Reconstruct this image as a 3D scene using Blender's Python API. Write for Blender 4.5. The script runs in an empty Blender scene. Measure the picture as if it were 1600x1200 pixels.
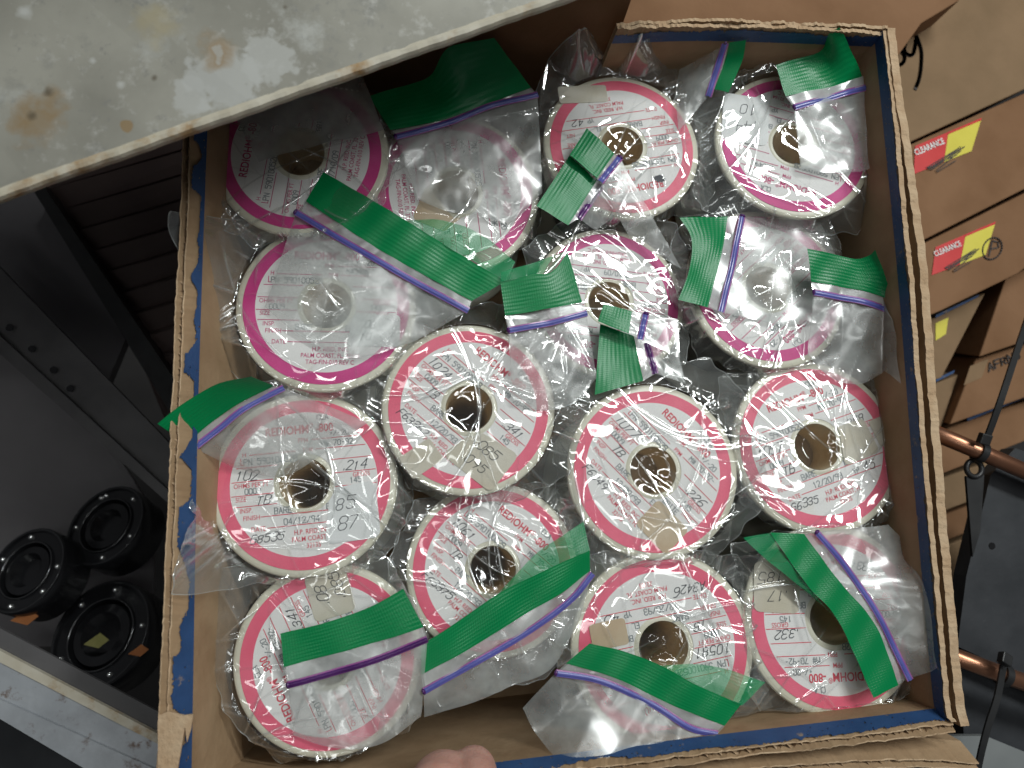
import bpy, bmesh, math, random
import numpy as np
from mathutils import Vector, Matrix, noise
R_ = math.radians
random.seed(7)
scn = bpy.context.scene
col = scn.collection

# ------------------------------------------------------------------ camera
F_PX = 1150.0                      # focal length in pixels of a 1600 px wide frame
CAM = np.array([0.0, 0.0, 0.425])
tx, ty = R_(7.8), R_(-6.0)
RX = np.array([[1, 0, 0], [0, math.cos(tx), -math.sin(tx)], [0, math.sin(tx), math.cos(tx)]])
RY = np.array([[math.cos(ty), 0, math.sin(ty)], [0, 1, 0], [-math.sin(ty), 0, math.cos(ty)]])
RC = RY @ RX
cam_d = bpy.data.cameras.new('camera')
cam = bpy.data.objects.new('camera', cam_d)
col.objects.link(cam)
M4 = Matrix.Identity(4)
for i in range(3):
    for j in range(3):
        M4[i][j] = RC[i, j]
    M4[i][3] = CAM[i]
cam.matrix_world = M4
cam_d.sensor_width = 36.0
cam_d.lens = 36.0 * F_PX / 1600.0
cam_d.clip_start = 0.01
cam_d.clip_end = 60
cam_d.dof.use_dof = True
cam_d.dof.focus_distance = 0.375
cam_d.dof.aperture_fstop = 9.0
scn.camera = cam

# ------------------------------------------------------------------ light
w = bpy.data.worlds.new('World')
scn.world = w
w.use_nodes = True
bg = w.node_tree.nodes['Background']
bg.inputs[0].default_value = (0.95, 0.97, 1.0, 1)
bg.inputs[1].default_value = 0.045


def lamp(name, loc, target, sx, sy, power, colour):
    d = bpy.data.lights.new(name, 'AREA')
    d.shape = 'RECTANGLE'
    d.size, d.size_y = sx, sy
    d.energy = power
    d.color = colour
    o = bpy.data.objects.new(name, d)
    col.objects.link(o)
    o.location = loc
    o.rotation_euler = (Vector(target) - Vector(loc)).to_track_quat('-Z', 'Y').to_euler()
    return o


lamp('ceiling_tube', (0.72, 0.85, 1.55), (0.05, -0.05, 0), 1.2, 0.08, 17.0, (0.95, 1.0, 0.98))
for lx, ly, lz, along_y, pw in ((-0.30, -0.60, 1.9, 0, 1.1), (0.60, 0.10, 1.9, 1, 2.4), (0.20, 0.75, 1.9, 0, 2.2), (-0.20, 0.1, 2.0, 1, 0.8)):
    lamp('ceiling_tube', (lx, ly, lz), (lx * .6, ly * .6, 0), 0.06 if along_y else 1.2, 1.2 if along_y else 0.06, pw, (0.96, 1.0, 0.98))
scn.view_settings.view_transform = 'Standard'
scn.view_settings.look = 'None'
scn.view_settings.gamma = 1
scn.view_settings.exposure = 0.48
scn.view_settings.use_curve_mapping = False
scn.cycles.transparent_max_bounces = 40
scn.cycles.max_bounces = 10
scn.cycles.caustics_reflective = False
scn.cycles.caustics_refractive = False
scn.cycles.sample_clamp_indirect = 4.0
scn.cycles.use_adaptive_sampling = True
scn.cycles.adaptive_threshold = 0.03
scn.cycles.time_limit = 600
scn.cycles.use_denoising = True


def P(px, py, z):
    """the point where the ray through pixel (px, py) of the 1600x1200 photo meets height z"""
    d = RC @ np.array([(px - 800) / F_PX, (600 - py) / F_PX, -1.0])
    t = (z - CAM[2]) / d[2]
    return CAM + d * t


def depth(p):
    return -((np.asarray(p) - CAM) @ RC)[2]


# ------------------------------------------------------------------ materials
def mat(name):
    m = bpy.data.materials.new(name)
    m.use_nodes = True
    nt = m.node_tree
    return m, nt, nt.nodes['Principled BSDF'], nt.nodes['Material Output']


def setc(b, c, rough=0.5, spec=0.5, metal=0.0):
    b.inputs['Base Color'].default_value = (*c, 1)
    b.inputs['Roughness'].default_value = rough
    b.inputs['Specular IOR Level'].default_value = spec
    b.inputs['Metallic'].default_value = metal


def noisy(name, c1, c2, scale, rough=0.6, detail=6, bump=0.0, bscale=None, spec=0.4, metal=0.0, stretch=None, lo=0.35, hi=0.65,
          extra=None):
    """principled material whose colour wanders between c1 and c2; extra = (c3, scale, lo, hi) adds stains"""
    m, nt, b, out = mat(name)
    setc(b, c1, rough, spec, metal)
    tc = nt.nodes.new('ShaderNodeTexCoord')
    mp = nt.nodes.new('ShaderNodeMapping')
    nt.links.new(tc.outputs['Object'], mp.inputs[0])
    if stretch:
        mp.inputs['Scale'].default_value = stretch
    n = nt.nodes.new('ShaderNodeTexNoise')
    n.inputs['Scale'].default_value = scale
    n.inputs['Detail'].default_value = detail
    nt.links.new(mp.outputs[0], n.inputs['Vector'])
    r = nt.nodes.new('ShaderNodeValToRGB')
    r.color_ramp.elements[0].position = lo
    r.color_ramp.elements[1].position = hi
    r.color_ramp.elements[0].color = (*c1, 1)
    r.color_ramp.elements[1].color = (*c2, 1)
    nt.links.new(n.outputs['Fac'], r.inputs[0])
    last = r.outputs[0]
    for ex in (extra or []):
        n2 = nt.nodes.new('ShaderNodeTexNoise')
        n2.inputs['Scale'].default_value = ex[1]
        n2.inputs['Detail'].default_value = 8
        n2.inputs['Roughness'].default_value = 0.65
        n2.noise_dimensions = '4D'
        n2.inputs['W'].default_value = ex[1] * 0.37 + ex[2] * 9
        nt.links.new(mp.outputs[0], n2.inputs['Vector'])
        r2 = nt.nodes.new('ShaderNodeValToRGB')
        r2.color_ramp.elements[0].position = ex[2]
        r2.color_ramp.elements[1].position = ex[3]
        nt.links.new(n2.outputs['Fac'], r2.inputs[0])
        mx = nt.nodes.new('ShaderNodeMix')
        mx.data_type = 'RGBA'
        nt.links.new(r2.outputs[0], mx.inputs[0])
        nt.links.new(last, mx.inputs[6])
        mx.inputs[7].default_value = (*ex[0], 1)
        last = mx.outputs[2]
    nt.links.new(last, b.inputs['Base Color'])
    if bump:
        n3 = nt.nodes.new('ShaderNodeTexNoise')
        n3.inputs['Scale'].default_value = bscale or scale * 3
        n3.inputs['Detail'].default_value = 5
        nt.links.new(mp.outputs[0], n3.inputs['Vector'])
        bp = nt.nodes.new('ShaderNodeBump')
        bp.inputs['Strength'].default_value = bump
        bp.inputs['Distance'].default_value = 0.001
        nt.links.new(n3.outputs['Fac'], bp.inputs['Height'])
        nt.links.new(bp.outputs[0], b.inputs['Normal'])
    return m


def film(name, haze, gloss_rough=0.07, tint=(1, 1, 1), f0=0.06, haze_col=(0.74, 0.78, 0.76), boost=1.6, wrinkle=0.0, facet=0.0, cell=60):
    """thin plastic film: clear, with a sheen and a touch of milkiness"""
    m, nt, b, out = mat(name)
    nt.nodes.remove(b)
    t = nt.nodes.new('ShaderNodeBsdfTransparent')
    t.inputs[0].default_value = (*tint, 1)
    d = nt.nodes.new('ShaderNodeBsdfDiffuse')
    d.inputs[0].default_value = (*haze_col, 1)
    tr = nt.nodes.new('ShaderNodeBsdfTranslucent')
    tr.inputs[0].default_value = (*haze_col, 1)
    ad = nt.nodes.new('ShaderNodeMixShader')
    ad.inputs[0].default_value = 0.4
    nt.links.new(d.outputs[0], ad.inputs[1])
    nt.links.new(tr.outputs[0], ad.inputs[2])
    mx = nt.nodes.new('ShaderNodeMixShader')
    tc = nt.nodes.new('ShaderNodeTexCoord')
    n = nt.nodes.new('ShaderNodeTexNoise')
    n.inputs['Scale'].default_value = 70
    n.inputs['Detail'].default_value = 5
    nt.links.new(tc.outputs['Object'], n.inputs['Vector'])
    mr = nt.nodes.new('ShaderNodeMapRange')
    mr.inputs[1].default_value, mr.inputs[2].default_value = 0.3, 0.7
    mr.inputs[3].default_value, mr.inputs[4].default_value = haze * 0.55, haze * 1.45
    nt.links.new(n.outputs['Fac'], mr.inputs[0])
    at = nt.nodes.new('ShaderNodeAttribute')             # crease lines whitened in the haze to stand in for glints
    at.attribute_name = 'crease'
    hz = nt.nodes.new('ShaderNodeMath')
    hz.operation = 'MULTIPLY_ADD'
    hz.use_clamp = True
    hz.inputs[1].default_value = 0.42
    nt.links.new(at.outputs['Fac'], hz.inputs[0])
    nt.links.new(mr.outputs[0], hz.inputs[2])
    nt.links.new(hz.outputs[0], mx.inputs[0])
    nt.links.new(t.outputs[0], mx.inputs[1])
    nt.links.new(ad.outputs[0], mx.inputs[2])
    g = nt.nodes.new('ShaderNodeBsdfGlossy')
    g.inputs['Roughness'].default_value = gloss_rough
    g.inputs[0].default_value = (1, 1, 1, 1)
    fr = nt.nodes.new('ShaderNodeLayerWeight')        # same sheen from both sides of the film
    pw = nt.nodes.new('ShaderNodeMath')
    pw.operation = 'POWER'
    pw.inputs[1].default_value = 4.5
    nt.links.new(fr.outputs['Facing'], pw.inputs[0])
    ml = nt.nodes.new('ShaderNodeMath')
    ml.operation = 'MULTIPLY_ADD'
    ml.inputs[1].default_value = 0.75
    ml.inputs[2].default_value = f0 * boost
    ml.use_clamp = True
    nt.links.new(pw.outputs[0], ml.inputs[0])
    rg = nt.nodes.new('ShaderNodeMath')
    rg.operation = 'MULTIPLY_ADD'
    rg.inputs[1].default_value = 0.30
    rg.inputs[2].default_value = gloss_rough
    nt.links.new(at.outputs['Fac'], rg.inputs[0])
    nt.links.new(rg.outputs[0], g.inputs['Roughness'])
    gf = nt.nodes.new('ShaderNodeMath')
    gf.operation = 'MULTIPLY_ADD'
    gf.use_clamp = True
    gf.inputs[1].default_value = 0.40
    nt.links.new(at.outputs['Fac'], gf.inputs[0])
    nt.links.new(ml.outputs[0], gf.inputs[2])
    m2 = nt.nodes.new('ShaderNodeMixShader')
    nt.links.new(gf.outputs[0], m2.inputs[0])
    nt.links.new(mx.outputs[0], m2.inputs[1])
    nt.links.new(g.outputs[0], m2.inputs[2])
    if wrinkle:
        n3 = nt.nodes.new('ShaderNodeTexNoise')
        n3.inputs['Scale'].default_value = 160
        n3.inputs['Detail'].default_value = 2
        n3.inputs['Distortion'].default_value = 1.5
        nt.links.new(tc.outputs['Object'], n3.inputs['Vector'])
        bp = nt.nodes.new('ShaderNodeBump')
        bp.inputs['Strength'].default_value = wrinkle
        bp.inputs['Distance'].default_value = 0.001
        nt.links.new(n3.outputs['Fac'], bp.inputs['Height'])
        nt.links.new(bp.outputs[0], g.inputs['Normal'])
        nt.links.new(bp.outputs[0], fr.inputs['Normal'])
    if facet:
        # crumpled film: every cell of the crumple net is a small flat facet, its borders are sharp creases
        nz = nt.nodes.new('ShaderNodeTexNoise')
        nz.inputs['Scale'].default_value = 28
        nz.inputs['Detail'].default_value = 2
        nt.links.new(tc.outputs['Object'], nz.inputs['Vector'])
        wd = nt.nodes.new('ShaderNodeVectorMath')
        wd.operation = 'MULTIPLY_ADD'
        wd.inputs[1].default_value = (0.022, 0.022, 0.0)
        nt.links.new(nz.outputs['Color'], wd.inputs[0])
        nt.links.new(tc.outputs['Object'], wd.inputs[2])
        nrm = None
        geo = nt.nodes.new('ShaderNodeNewGeometry')
        acc = geo.outputs['Normal']
        for sc, am, st in ((cell, facet, (1.0, 0.4, 0.3)),):
            mp = nt.nodes.new('ShaderNodeMapping')
            mp.inputs['Scale'].default_value = st
            nt.links.new(wd.outputs[0], mp.inputs[0])
            vo = nt.nodes.new('ShaderNodeTexVoronoi')
            vo.inputs['Scale'].default_value = sc
            nt.links.new(mp.outputs[0], vo.inputs['Vector'])
            sb = nt.nodes.new('ShaderNodeVectorMath')
            sb.operation = 'SUBTRACT'
            sb.inputs[1].default_value = (0.5, 0.5, 0.5)
            nt.links.new(vo.outputs['Color'], sb.inputs[0])
            ma = nt.nodes.new('ShaderNodeVectorMath')
            ma.operation = 'MULTIPLY_ADD'
            ma.inputs[1].default_value = (am, am, 0.0)
            nt.links.new(sb.outputs[0], ma.inputs[0])
            nt.links.new(acc, ma.inputs[2])
            acc = ma.outputs[0]
        nn = nt.nodes.new('ShaderNodeVectorMath')
        nn.operation = 'NORMALIZE'
        nt.links.new(acc, nn.inputs[0])
        last = nn.outputs[0]
        nt.links.new(last, g.inputs['Normal'])
    nt.links.new(m2.outputs[0], out.inputs[0])
    return m


def green_mat(name, c, alpha):
    m, nt, b, out = mat(name)
    setc(b, c, 0.30, 0.32)
    b.inputs['Alpha'].default_value = alpha
    uv = nt.nodes.new('ShaderNodeTexCoord')
    hs = []
    for k, (sc, prof) in enumerate(((3.0, 'Y'), (13.0, 'X'))):
        wv = nt.nodes.new('ShaderNodeTexWave')
        wv.wave_type = 'BANDS'
        wv.bands_direction = prof
        wv.inputs['Scale'].default_value = sc
        wv.inputs['Distortion'].default_value = 0.4
        nt.links.new(uv.outputs['UV'], wv.inputs['Vector'])
        hs.append(wv)
    n = nt.nodes.new('ShaderNodeTexNoise')
    n.inputs['Scale'].default_value = 4
    nt.links.new(uv.outputs['UV'], n.inputs['Vector'])
    mm = nt.nodes.new('ShaderNodeMath')
    mm.operation = 'MULTIPLY'
    nt.links.new(hs[1].outputs['Fac'], mm.inputs[0])
    nt.links.new(n.outputs['Fac'], mm.inputs[1])
    ad = nt.nodes.new('ShaderNodeMath')
    ad.operation = 'ADD'
    nt.links.new(hs[0].outputs['Fac'], ad.inputs[0])
    nt.links.new(mm.outputs[0], ad.inputs[1])
    bp = nt.nodes.new('ShaderNodeBump')
    bp.inputs['Strength'].default_value = 0.13
    bp.inputs['Distance'].default_value = 0.0006
    nt.links.new(ad.outputs[0], bp.inputs['Height'])
    nt.links.new(bp.outputs[0], b.inputs['Normal'])
    return m


MT = {}
MT['card'] = noisy('cardboard', (0.317, 0.207, 0.119), (0.405, 0.277, 0.167), 40, 0.85, bump=0.3, bscale=300, spec=0.15,
                   stretch=(1, 1, 1), extra=[((0.28, 0.17, 0.09), 18, 0.55, 0.8)])
MT['card_torn'] = noisy('torn cardboard', (0.440, 0.299, 0.185), (0.528, 0.387, 0.255), 120, 0.95, bump=0.8, bscale=500, spec=0.1)
MT['card_brown'] = noisy('brown cardboard', (0.196, 0.101, 0.050), (0.247, 0.133, 0.070), 22, 0.8, bump=0.25, bscale=220, spec=0.2,
                         extra=[((0.20, 0.10, 0.05), 9, 0.55, 0.85)])
MT['card_beige'] = noisy('beige cardboard', (0.206, 0.133, 0.074), (0.253, 0.163, 0.093), 22, 0.8, bump=0.25, bscale=220, spec=0.2,
                         extra=[((0.27, 0.18, 0.11), 9, 0.55, 0.85)])
MT['blue'] = noisy('blue printing', (0.015, 0.050, 0.140), (0.023, 0.068, 0.180), 60, 0.55, bump=0.2, bscale=300,
                   extra=[((0.30, 0.22, 0.14), 140, 0.62, 0.70)])
MT['flange'] = noisy('cream spool plastic', (0.66, 0.63, 0.50), (0.75, 0.725, 0.60), 35, 0.33, bump=0.05, bscale=120, spec=0.5,
                     extra=[((0.42, 0.36, 0.24), 60, 0.62, 0.85)])
MT['flange'].node_tree.nodes['Principled BSDF'].inputs['Subsurface Weight'].default_value = 0.0
MT['tube'] = noisy('amber tube wall', (0.60, 0.45, 0.26), (0.68, 0.55, 0.35), 60, 0.4)
MT['added_hole_disc'] = noisy('brown added hole disc', (0.26, 0.19, 0.11), (0.33, 0.25, 0.16), 60, 0.6)
MT['wire'] = noisy('wound wire', (0.13, 0.12, 0.12), (0.22, 0.2, 0.19), 300, 0.35, metal=0.7, stretch=(1, 1, 12))
MT['paper'] = noisy('label paper', (0.79, 0.775, 0.76), (0.83, 0.815, 0.80), 45, 0.5, spec=0.35, extra=[((0.66, 0.60, 0.48), 30, 0.62, 0.9)])
MT['coral'] = noisy('coral printing', (0.80, 0.115, 0.20), (0.84, 0.165, 0.255), 60, 0.45, spec=0.35)
MT['magenta'] = noisy('magenta printing', (0.58, 0.035, 0.22), (0.66, 0.07, 0.28), 60, 0.45, spec=0.35)
MT['ink_coral'] = noisy('red ink', (0.66, 0.06, 0.10), (0.72, 0.09, 0.13), 60, 0.6)
MT['ink_magenta'] = noisy('magenta ink', (0.52, 0.04, 0.16), (0.58, 0.06, 0.20), 60, 0.6)
MT['ink_grey'] = noisy('typed ink', (0.18, 0.21, 0.22), (0.27, 0.29, 0.30), 500, 0.6)
MT['ink_black'] = noisy('pen ink', (0.02, 0.022, 0.03), (0.04, 0.045, 0.06), 300, 0.5)
MT['sticker'] = noisy('old sticker', (0.66, 0.60, 0.47), (0.74, 0.70, 0.60), 60, 0.5, extra=[((0.35, 0.17, 0.05), 130, 0.70, 0.76)])
MT['sticker_white'] = noisy('white sticker', (0.72, 0.73, 0.72), (0.78, 0.79, 0.79), 60, 0.5)
MT['sticker_tan'] = noisy('tan sticker', (0.62, 0.47, 0.31), (0.72, 0.60, 0.44), 60, 0.5, extra=[((0.4, 0.22, 0.08), 110, 0.66, 0.8)])
for q in ('sticker', 'sticker_tan'):
    MT[q].node_tree.nodes['Principled BSDF'].inputs['Alpha'].default_value = 0.80
MT['film'] = film('clear bag film', 0.03, 0.035, boost=1.4, facet=0.10, cell=30)
MT['loose'] = film('loose bag film', 0.155, 0.06, boost=2.4, facet=0.15, cell=36)
MT['milky'] = film('milky film strip', 0.62, 0.2, boost=1.2, haze_col=(0.75, 0.78, 0.77))
MT['seam'] = film('bag film seam', 0.40, 0.12, boost=2)
MT['flap'] = film('frosted bag film', 0.40, 0.22, boost=1.5, facet=0.11, cell=34)
MT['green'] = green_mat('green bag band', (0.001, 0.20, 0.060), 1.0)
MT['green_thin'] = green_mat('single green film', (0.01, 0.30, 0.11), 0.62)
MT['zip_blue'] = noisy('blue zip', (0.085, 0.09, 0.33), (0.12, 0.125, 0.40), 80, 0.25, spec=0.6)
MT['zip_purple'] = noisy('purple zip edge', (0.26, 0.07, 0.24), (0.36, 0.14, 0.34), 80, 0.25, spec=0.6)
MT['zip_dark'] = noisy('dark purple zip', (0.06, 0.012, 0.10), (0.09, 0.02, 0.14), 80, 0.25, spec=0.6)
MT['shelf'] = noisy('worn galvanised steel', (0.224, 0.215, 0.183), (0.319, 0.307, 0.265), 22, 0.5, bump=0.15, bscale=90, metal=0.15,
                    extra=[((0.38, 0.38, 0.355), 26, 0.58, 0.68), ((0.17, 0.17, 0.16), 35, 0.58, 0.75), ((0.40, 0.39, 0.36), 150, 0.55, 0.72), ((0.20, 0.195, 0.18), 210, 0.58, 0.72), ((0.12, 0.09, 0.06), 110, 0.72, 0.76)])


def stains(m, spots):
    nt = m.node_tree
    b = nt.nodes['Principled BSDF']
    src = b.inputs['Base Color'].links[0].from_socket
    tc = nt.nodes.new('ShaderNodeTexCoord')
    nz = nt.nodes.new('ShaderNodeTexNoise')
    nz.inputs['Scale'].default_value = 160
    nz.inputs['Detail'].default_value = 6
    nt.links.new(tc.outputs['Object'], nz.inputs['Vector'])
    for (c, r, colr, hard, ring, amt) in spots:
        d = nt.nodes.new('ShaderNodeVectorMath')
        d.operation = 'DISTANCE'
        nt.links.new(tc.outputs['Object'], d.inputs[0])
        d.inputs[1].default_value = tuple(c)
        mm = nt.nodes.new('ShaderNodeMath')
        mm.operation = 'MULTIPLY_ADD'
        nt.links.new(nz.outputs['Fac'], mm.inputs[0])
        mm.inputs[1].default_value = r * 1.6
        nt.links.new(d.outputs['Value'], mm.inputs[2])
        rp = nt.nodes.new('ShaderNodeValToRGB')
        e = rp.color_ramp.elements
        sc = nt.nodes.new('ShaderNodeMath')
        sc.operation = 'DIVIDE'
        nt.links.new(mm.outputs[0], sc.inputs[0])
        sc.inputs[1].default_value = r * 2.6
        e[0].position, e[1].position = 0.62 - (0.03 if hard else 0.22), 0.66
        e[0].color, e[1].color = (amt, amt, amt, 1), (0, 0, 0, 1)
        if ring:
            q = e.new(0.33)
            q.color = (amt * .35, amt * .35, amt * .35, 1)
        nt.links.new(sc.outputs[0], rp.inputs[0])
        mx = nt.nodes.new('ShaderNodeMix')
        mx.data_type = 'RGBA'
        nt.links.new(rp.outputs[0], mx.inputs[0])
        nt.links.new(src, mx.inputs[6])
        mx.inputs[7].default_value = (*colr, 1)
        src = mx.outputs[2]
    nt.links.new(src, b.inputs['Base Color'])


RUST, PALE, DARK = (0.25, 0.165, 0.075), (0.42, 0.42, 0.40), (0.09, 0.07, 0.045)
stains(MT['shelf'], [(P(350, 118, .15), .016, PALE, True, False, .8), (P(420, 92, .15), .012, PALE, True, False, .7), (P(300, 150, .15), .009, PALE, True, False, .7),
                     (P(341, 82, .15), .0105, RUST, False, True, .75), (P(58, 186, .15), .013, RUST, False, False, .6), (P(80, 160, .15), .008, RUST, False, False, .6),
                     (P(30, 192, .15), .007, RUST, False, False, .5), (P(245, 35, .15), .012, (0.36, 0.30, 0.17), False, False, .5),
                     (P(74, 144, .15), .0026, DARK, False, False, .75), (P(50, 181, .15), .0026, DARK, False, False, .75), (P(199, 197, .15), .003, RUST, True, False, .8),
                     (P(241, 121, .15), .0016, DARK, False, False, .75), (P(445, 12, .15), .0016, DARK, False, False, .75), (P(145, 95, .15), .002, (0.48, 0.48, 0.46), False, False, .7),
                     (P(188, 131, .15), .0025, (0.48, 0.48, 0.46), False, False, .7), (P(38, 18, .15), .004, (0.45, 0.45, 0.43), False, False, .8)])
MT['lip'] = noisy('rusty cream paint', (0.440, 0.396, 0.308), (0.528, 0.493, 0.414), 60, 0.6, bump=0.3, bscale=150,
                  extra=[((0.30, 0.17, 0.06), 45, 0.52, 0.66), ((0.10, 0.06, 0.03), 90, 0.66, 0.72)])
MT['steel'] = noisy('grey rail steel', (0.352, 0.370, 0.396), (0.440, 0.458, 0.484), 30, 0.45, metal=0.3, bump=0.2,
                    extra=[((0.14, 0.08, 0.05), 70, 0.58, 0.66), ((0.28, 0.29, 0.31), 24, 0.45, 0.7)])
MT['dark_steel'] = noisy('dark steel', (0.075, 0.072, 0.074), (0.12, 0.115, 0.118), 20, 0.5, metal=0.2, bump=0.2)
MT['dark_panel'] = noisy('dark brown slats', (0.060, 0.038, 0.036), (0.090, 0.061, 0.054), 15, 0.6)
MT['grey_panel'] = noisy('grey panel', (0.080, 0.075, 0.081), (0.120, 0.113, 0.119), 10, 0.6)
MT['pale_sheet'] = noisy('pale grey sheet', (0.128, 0.120, 0.125), (0.187, 0.176, 0.182), 9, 0.5)
MT['black'] = noisy('black plastic', (0.008, 0.008, 0.009), (0.014, 0.014, 0.016), 30, 0.22, spec=0.6)
MT['black_plate'] = noisy('black painted plate', (0.022, 0.024, 0.028), (0.035, 0.037, 0.042), 40, 0.5, bump=0.2,
                          extra=[((0.09, 0.09, 0.10), 60, 0.68, 0.76)])
MT['black_rubber'] = noisy('black nylon', (0.015, 0.015, 0.016), (0.025, 0.025, 0.026), 60, 0.38)
MT['chrome'] = noisy('bright bolt', (0.7, 0.7, 0.7), (0.8, 0.8, 0.8), 50, 0.2, metal=0.9)
MT['dark_chrome'] = noisy('dark polished ring', (0.10, 0.10, 0.105), (0.15, 0.15, 0.155), 50, 0.18, metal=0.8)
MT['copper'] = noisy('copper', (0.422, 0.194, 0.114), (0.510, 0.255, 0.158), 40, 0.32, metal=0.9, bump=0.1, extra=[((0.22, 0.09, 0.05), 40, 0.6, 0.75)])
MT['red'] = noisy('red sticker', (0.546, 0.018, 0.018), (0.598, 0.026, 0.026), 60, 0.4)
MT['yellow'] = noisy('yellow sticker', (0.634, 0.546, 0.053), (0.686, 0.598, 0.070), 60, 0.4)
MT['white'] = noisy('white print', (0.75, 0.72, 0.70), (0.8, 0.78, 0.76), 60, 0.5)
MT['marker'] = noisy('marker ink', (0.03, 0.022, 0.02), (0.06, 0.045, 0.04), 120, 0.6)
MT['orange'] = noisy('orange paper', (0.30, 0.10, 0.03), (0.34, 0.13, 0.04), 60, 0.6)
MT['olive'] = noisy('olive paper', (0.20, 0.19, 0.06), (0.26, 0.24, 0.09), 60, 0.6)
MT['floor'] = noisy('dark floor', (0.035, 0.033, 0.033), (0.06, 0.056, 0.055), 6, 0.8)
MT['wall_grey'] = noisy('grey plastic sheet', (0.150, 0.160, 0.163), (0.210, 0.220, 0.221), 14, 0.4)
MT['skin'] = noisy('skin', (0.542, 0.276, 0.218), (0.612, 0.347, 0.281), 90, 0.45, bump=0.35, bscale=900,
                   extra=[((0.60, 0.22, 0.19), 45, 0.5, 0.75)])
MT['skin'].node_tree.nodes['Principled BSDF'].inputs['Subsurface Weight'].default_value = 0.12
MT['skin'].node_tree.nodes['Principled BSDF'].inputs['Subsurface Radius'].default_value = (0.006, 0.002, 0.001)
MT['nail'] = noisy('nail', (0.66, 0.42, 0.36), (0.7, 0.46, 0.4), 90, 0.25)


# ------------------------------------------------------------------ object helpers
def mesh_obj(name, verts, faces, mats, parent=None, fmat=None, smooth=False, uvs=None, loc=None):
    me = bpy.data.meshes.new(name)
    me.from_pydata([tuple(map(float, v)) for v in verts], [], [tuple(map(int, f)) for f in faces])
    for m in (mats if isinstance(mats, (list, tuple)) else [mats]):
        me.materials.append(m)
    if fmat is not None:
        me.polygons.foreach_set('material_index', np.asarray(fmat, dtype=np.int32))
    if smooth:
        me.polygons.foreach_set('use_smooth', np.ones(len(faces), dtype=bool))
    if uvs is not None:
        l = me.uv_layers.new(name='UVMap')
        idx = np.zeros(len(me.loops), dtype=np.int32)
        me.loops.foreach_get('vertex_index', idx)
        l.data.foreach_set('uv', np.asarray(uvs, dtype=np.float32)[idx].ravel())
    me.update()
    o = bpy.data.objects.new(name, me)
    col.objects.link(o)
    if parent is not None:
        o.parent = parent
    if loc is not None:
        o.location = loc
    return o


def empty(name, label, cat, loc=(0, 0, 0), group=None):
    o = bpy.data.objects.new(name, None)
    o.empty_display_size = 0.02
    col.objects.link(o)
    o.location = loc
    return tag(o, label, cat, group)


def tag(o, label, cat, group=None):
    o['label'] = label
    o['category'] = cat
    if group:
        o['group'] = group
    return o


def lathe(profile, n=96, close=False):
    """profile: list of (r, z); returns verts, faces"""
    v, f = [], []
    k = len(profile)
    for i in range(n):
        a = 2 * math.pi * i / n
        for r, z in profile:
            v.append((r * math.cos(a), r * math.sin(a), z))
    for i in range(n):
        j = (i + 1) % n
        for q in range(k if close else k - 1):
            q2 = (q + 1) % k
            f.append((i * k + q, j * k + q, j * k + q2, i * k + q2))
    return v, f


def grid_faces(nu, nv, flip=False):
    f = []
    for i in range(nu - 1):
        for j in range(nv - 1):
            q = (i * nv + j, (i + 1) * nv + j, (i + 1) * nv + j + 1, i * nv + j + 1)
            f.append(q[::-1] if flip else q)
    return f


def prism(poly_top, thick, down=(0, 0, -1)):
    """closed slab: polygon (3-D points) pushed along `down` by thick"""
    n = len(poly_top)
    d = np.asarray(down, float) * thick
    v = [np.asarray(p, float) for p in poly_top] + [np.asarray(p, float) + d for p in poly_top]
    f = [tuple(range(n))[::-1], tuple(range(n, 2 * n))]
    for i in range(n):
        j = (i + 1) % n
        f.append((i, j, n + j, n + i))
    return v, f


def fix_normals(o):
    bm = bmesh.new()
    bm.from_mesh(o.data)
    bmesh.ops.recalc_face_normals(bm, faces=bm.faces)
    bm.to_mesh(o.data)
    bm.free()
    return o


def bevel(o, wd, seg=2):
    m = o.modifiers.new('bevel', 'BEVEL')
    m.width = wd
    m.segments = seg
    m.limit_method = 'ANGLE'
    m.angle_limit = R_(40)
    return o


def tube(pts, r, n=16, caps=True):
    pts = [Vector(p) for p in pts]
    rs = r if isinstance(r, (list, tuple)) else [r] * len(pts)
    v, f = [], []
    up = None
    for i, p in enumerate(pts):
        a = pts[max(0, i - 1)]
        b = pts[min(len(pts) - 1, i + 1)]
        t = (b - a).normalized()
        if up is None:
            up = Vector((0, 0, 1)) if abs(t.z) < 0.9 else Vector((1, 0, 0))
        x = t.cross(up).normalized()
        up = x.cross(t).normalized()
        for k in range(n):
            a_ = 2 * math.pi * k / n
            v.append(p + (x * math.cos(a_) + up * math.sin(a_)) * rs[i])
    for i in range(len(pts) - 1):
        for k in range(n):
            k2 = (k + 1) % n
            f.append((i * n + k, i * n + k2, (i + 1) * n + k2, (i + 1) * n + k))
    if caps:
        f.append(tuple(range(n))[::-1])
        f.append(tuple((len(pts) - 1) * n + k for k in range(n)))
    return v, f


def resample(pts, n):
    p = np.asarray(pts, float)
    if len(p) > 2:                                   # soften the corners with a Catmull-Rom spline
        out = []
        e = np.vstack([2 * p[0] - p[1], p, 2 * p[-1] - p[-2]])
        for i in range(1, len(e) - 2):
            for t in np.linspace(0, 1, 12, endpoint=False):
                a, b, c, d = e[i - 1], e[i], e[i + 1], e[i + 2]
                out.append(0.5 * (2 * b + (c - a) * t + (2 * a - 5 * b + 4 * c - d) * t * t + (3 * b - a - 3 * c + d) * t ** 3))
        out.append(p[-1])
        p = np.array(out)
    s = np.concatenate([[0], np.cumsum(np.linalg.norm(np.diff(p, axis=0), axis=1))])
    q = np.linspace(0, s[-1], n)
    return np.stack([np.interp(q, s, p[:, k]) for k in range(p.shape[1])], 1)


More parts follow.
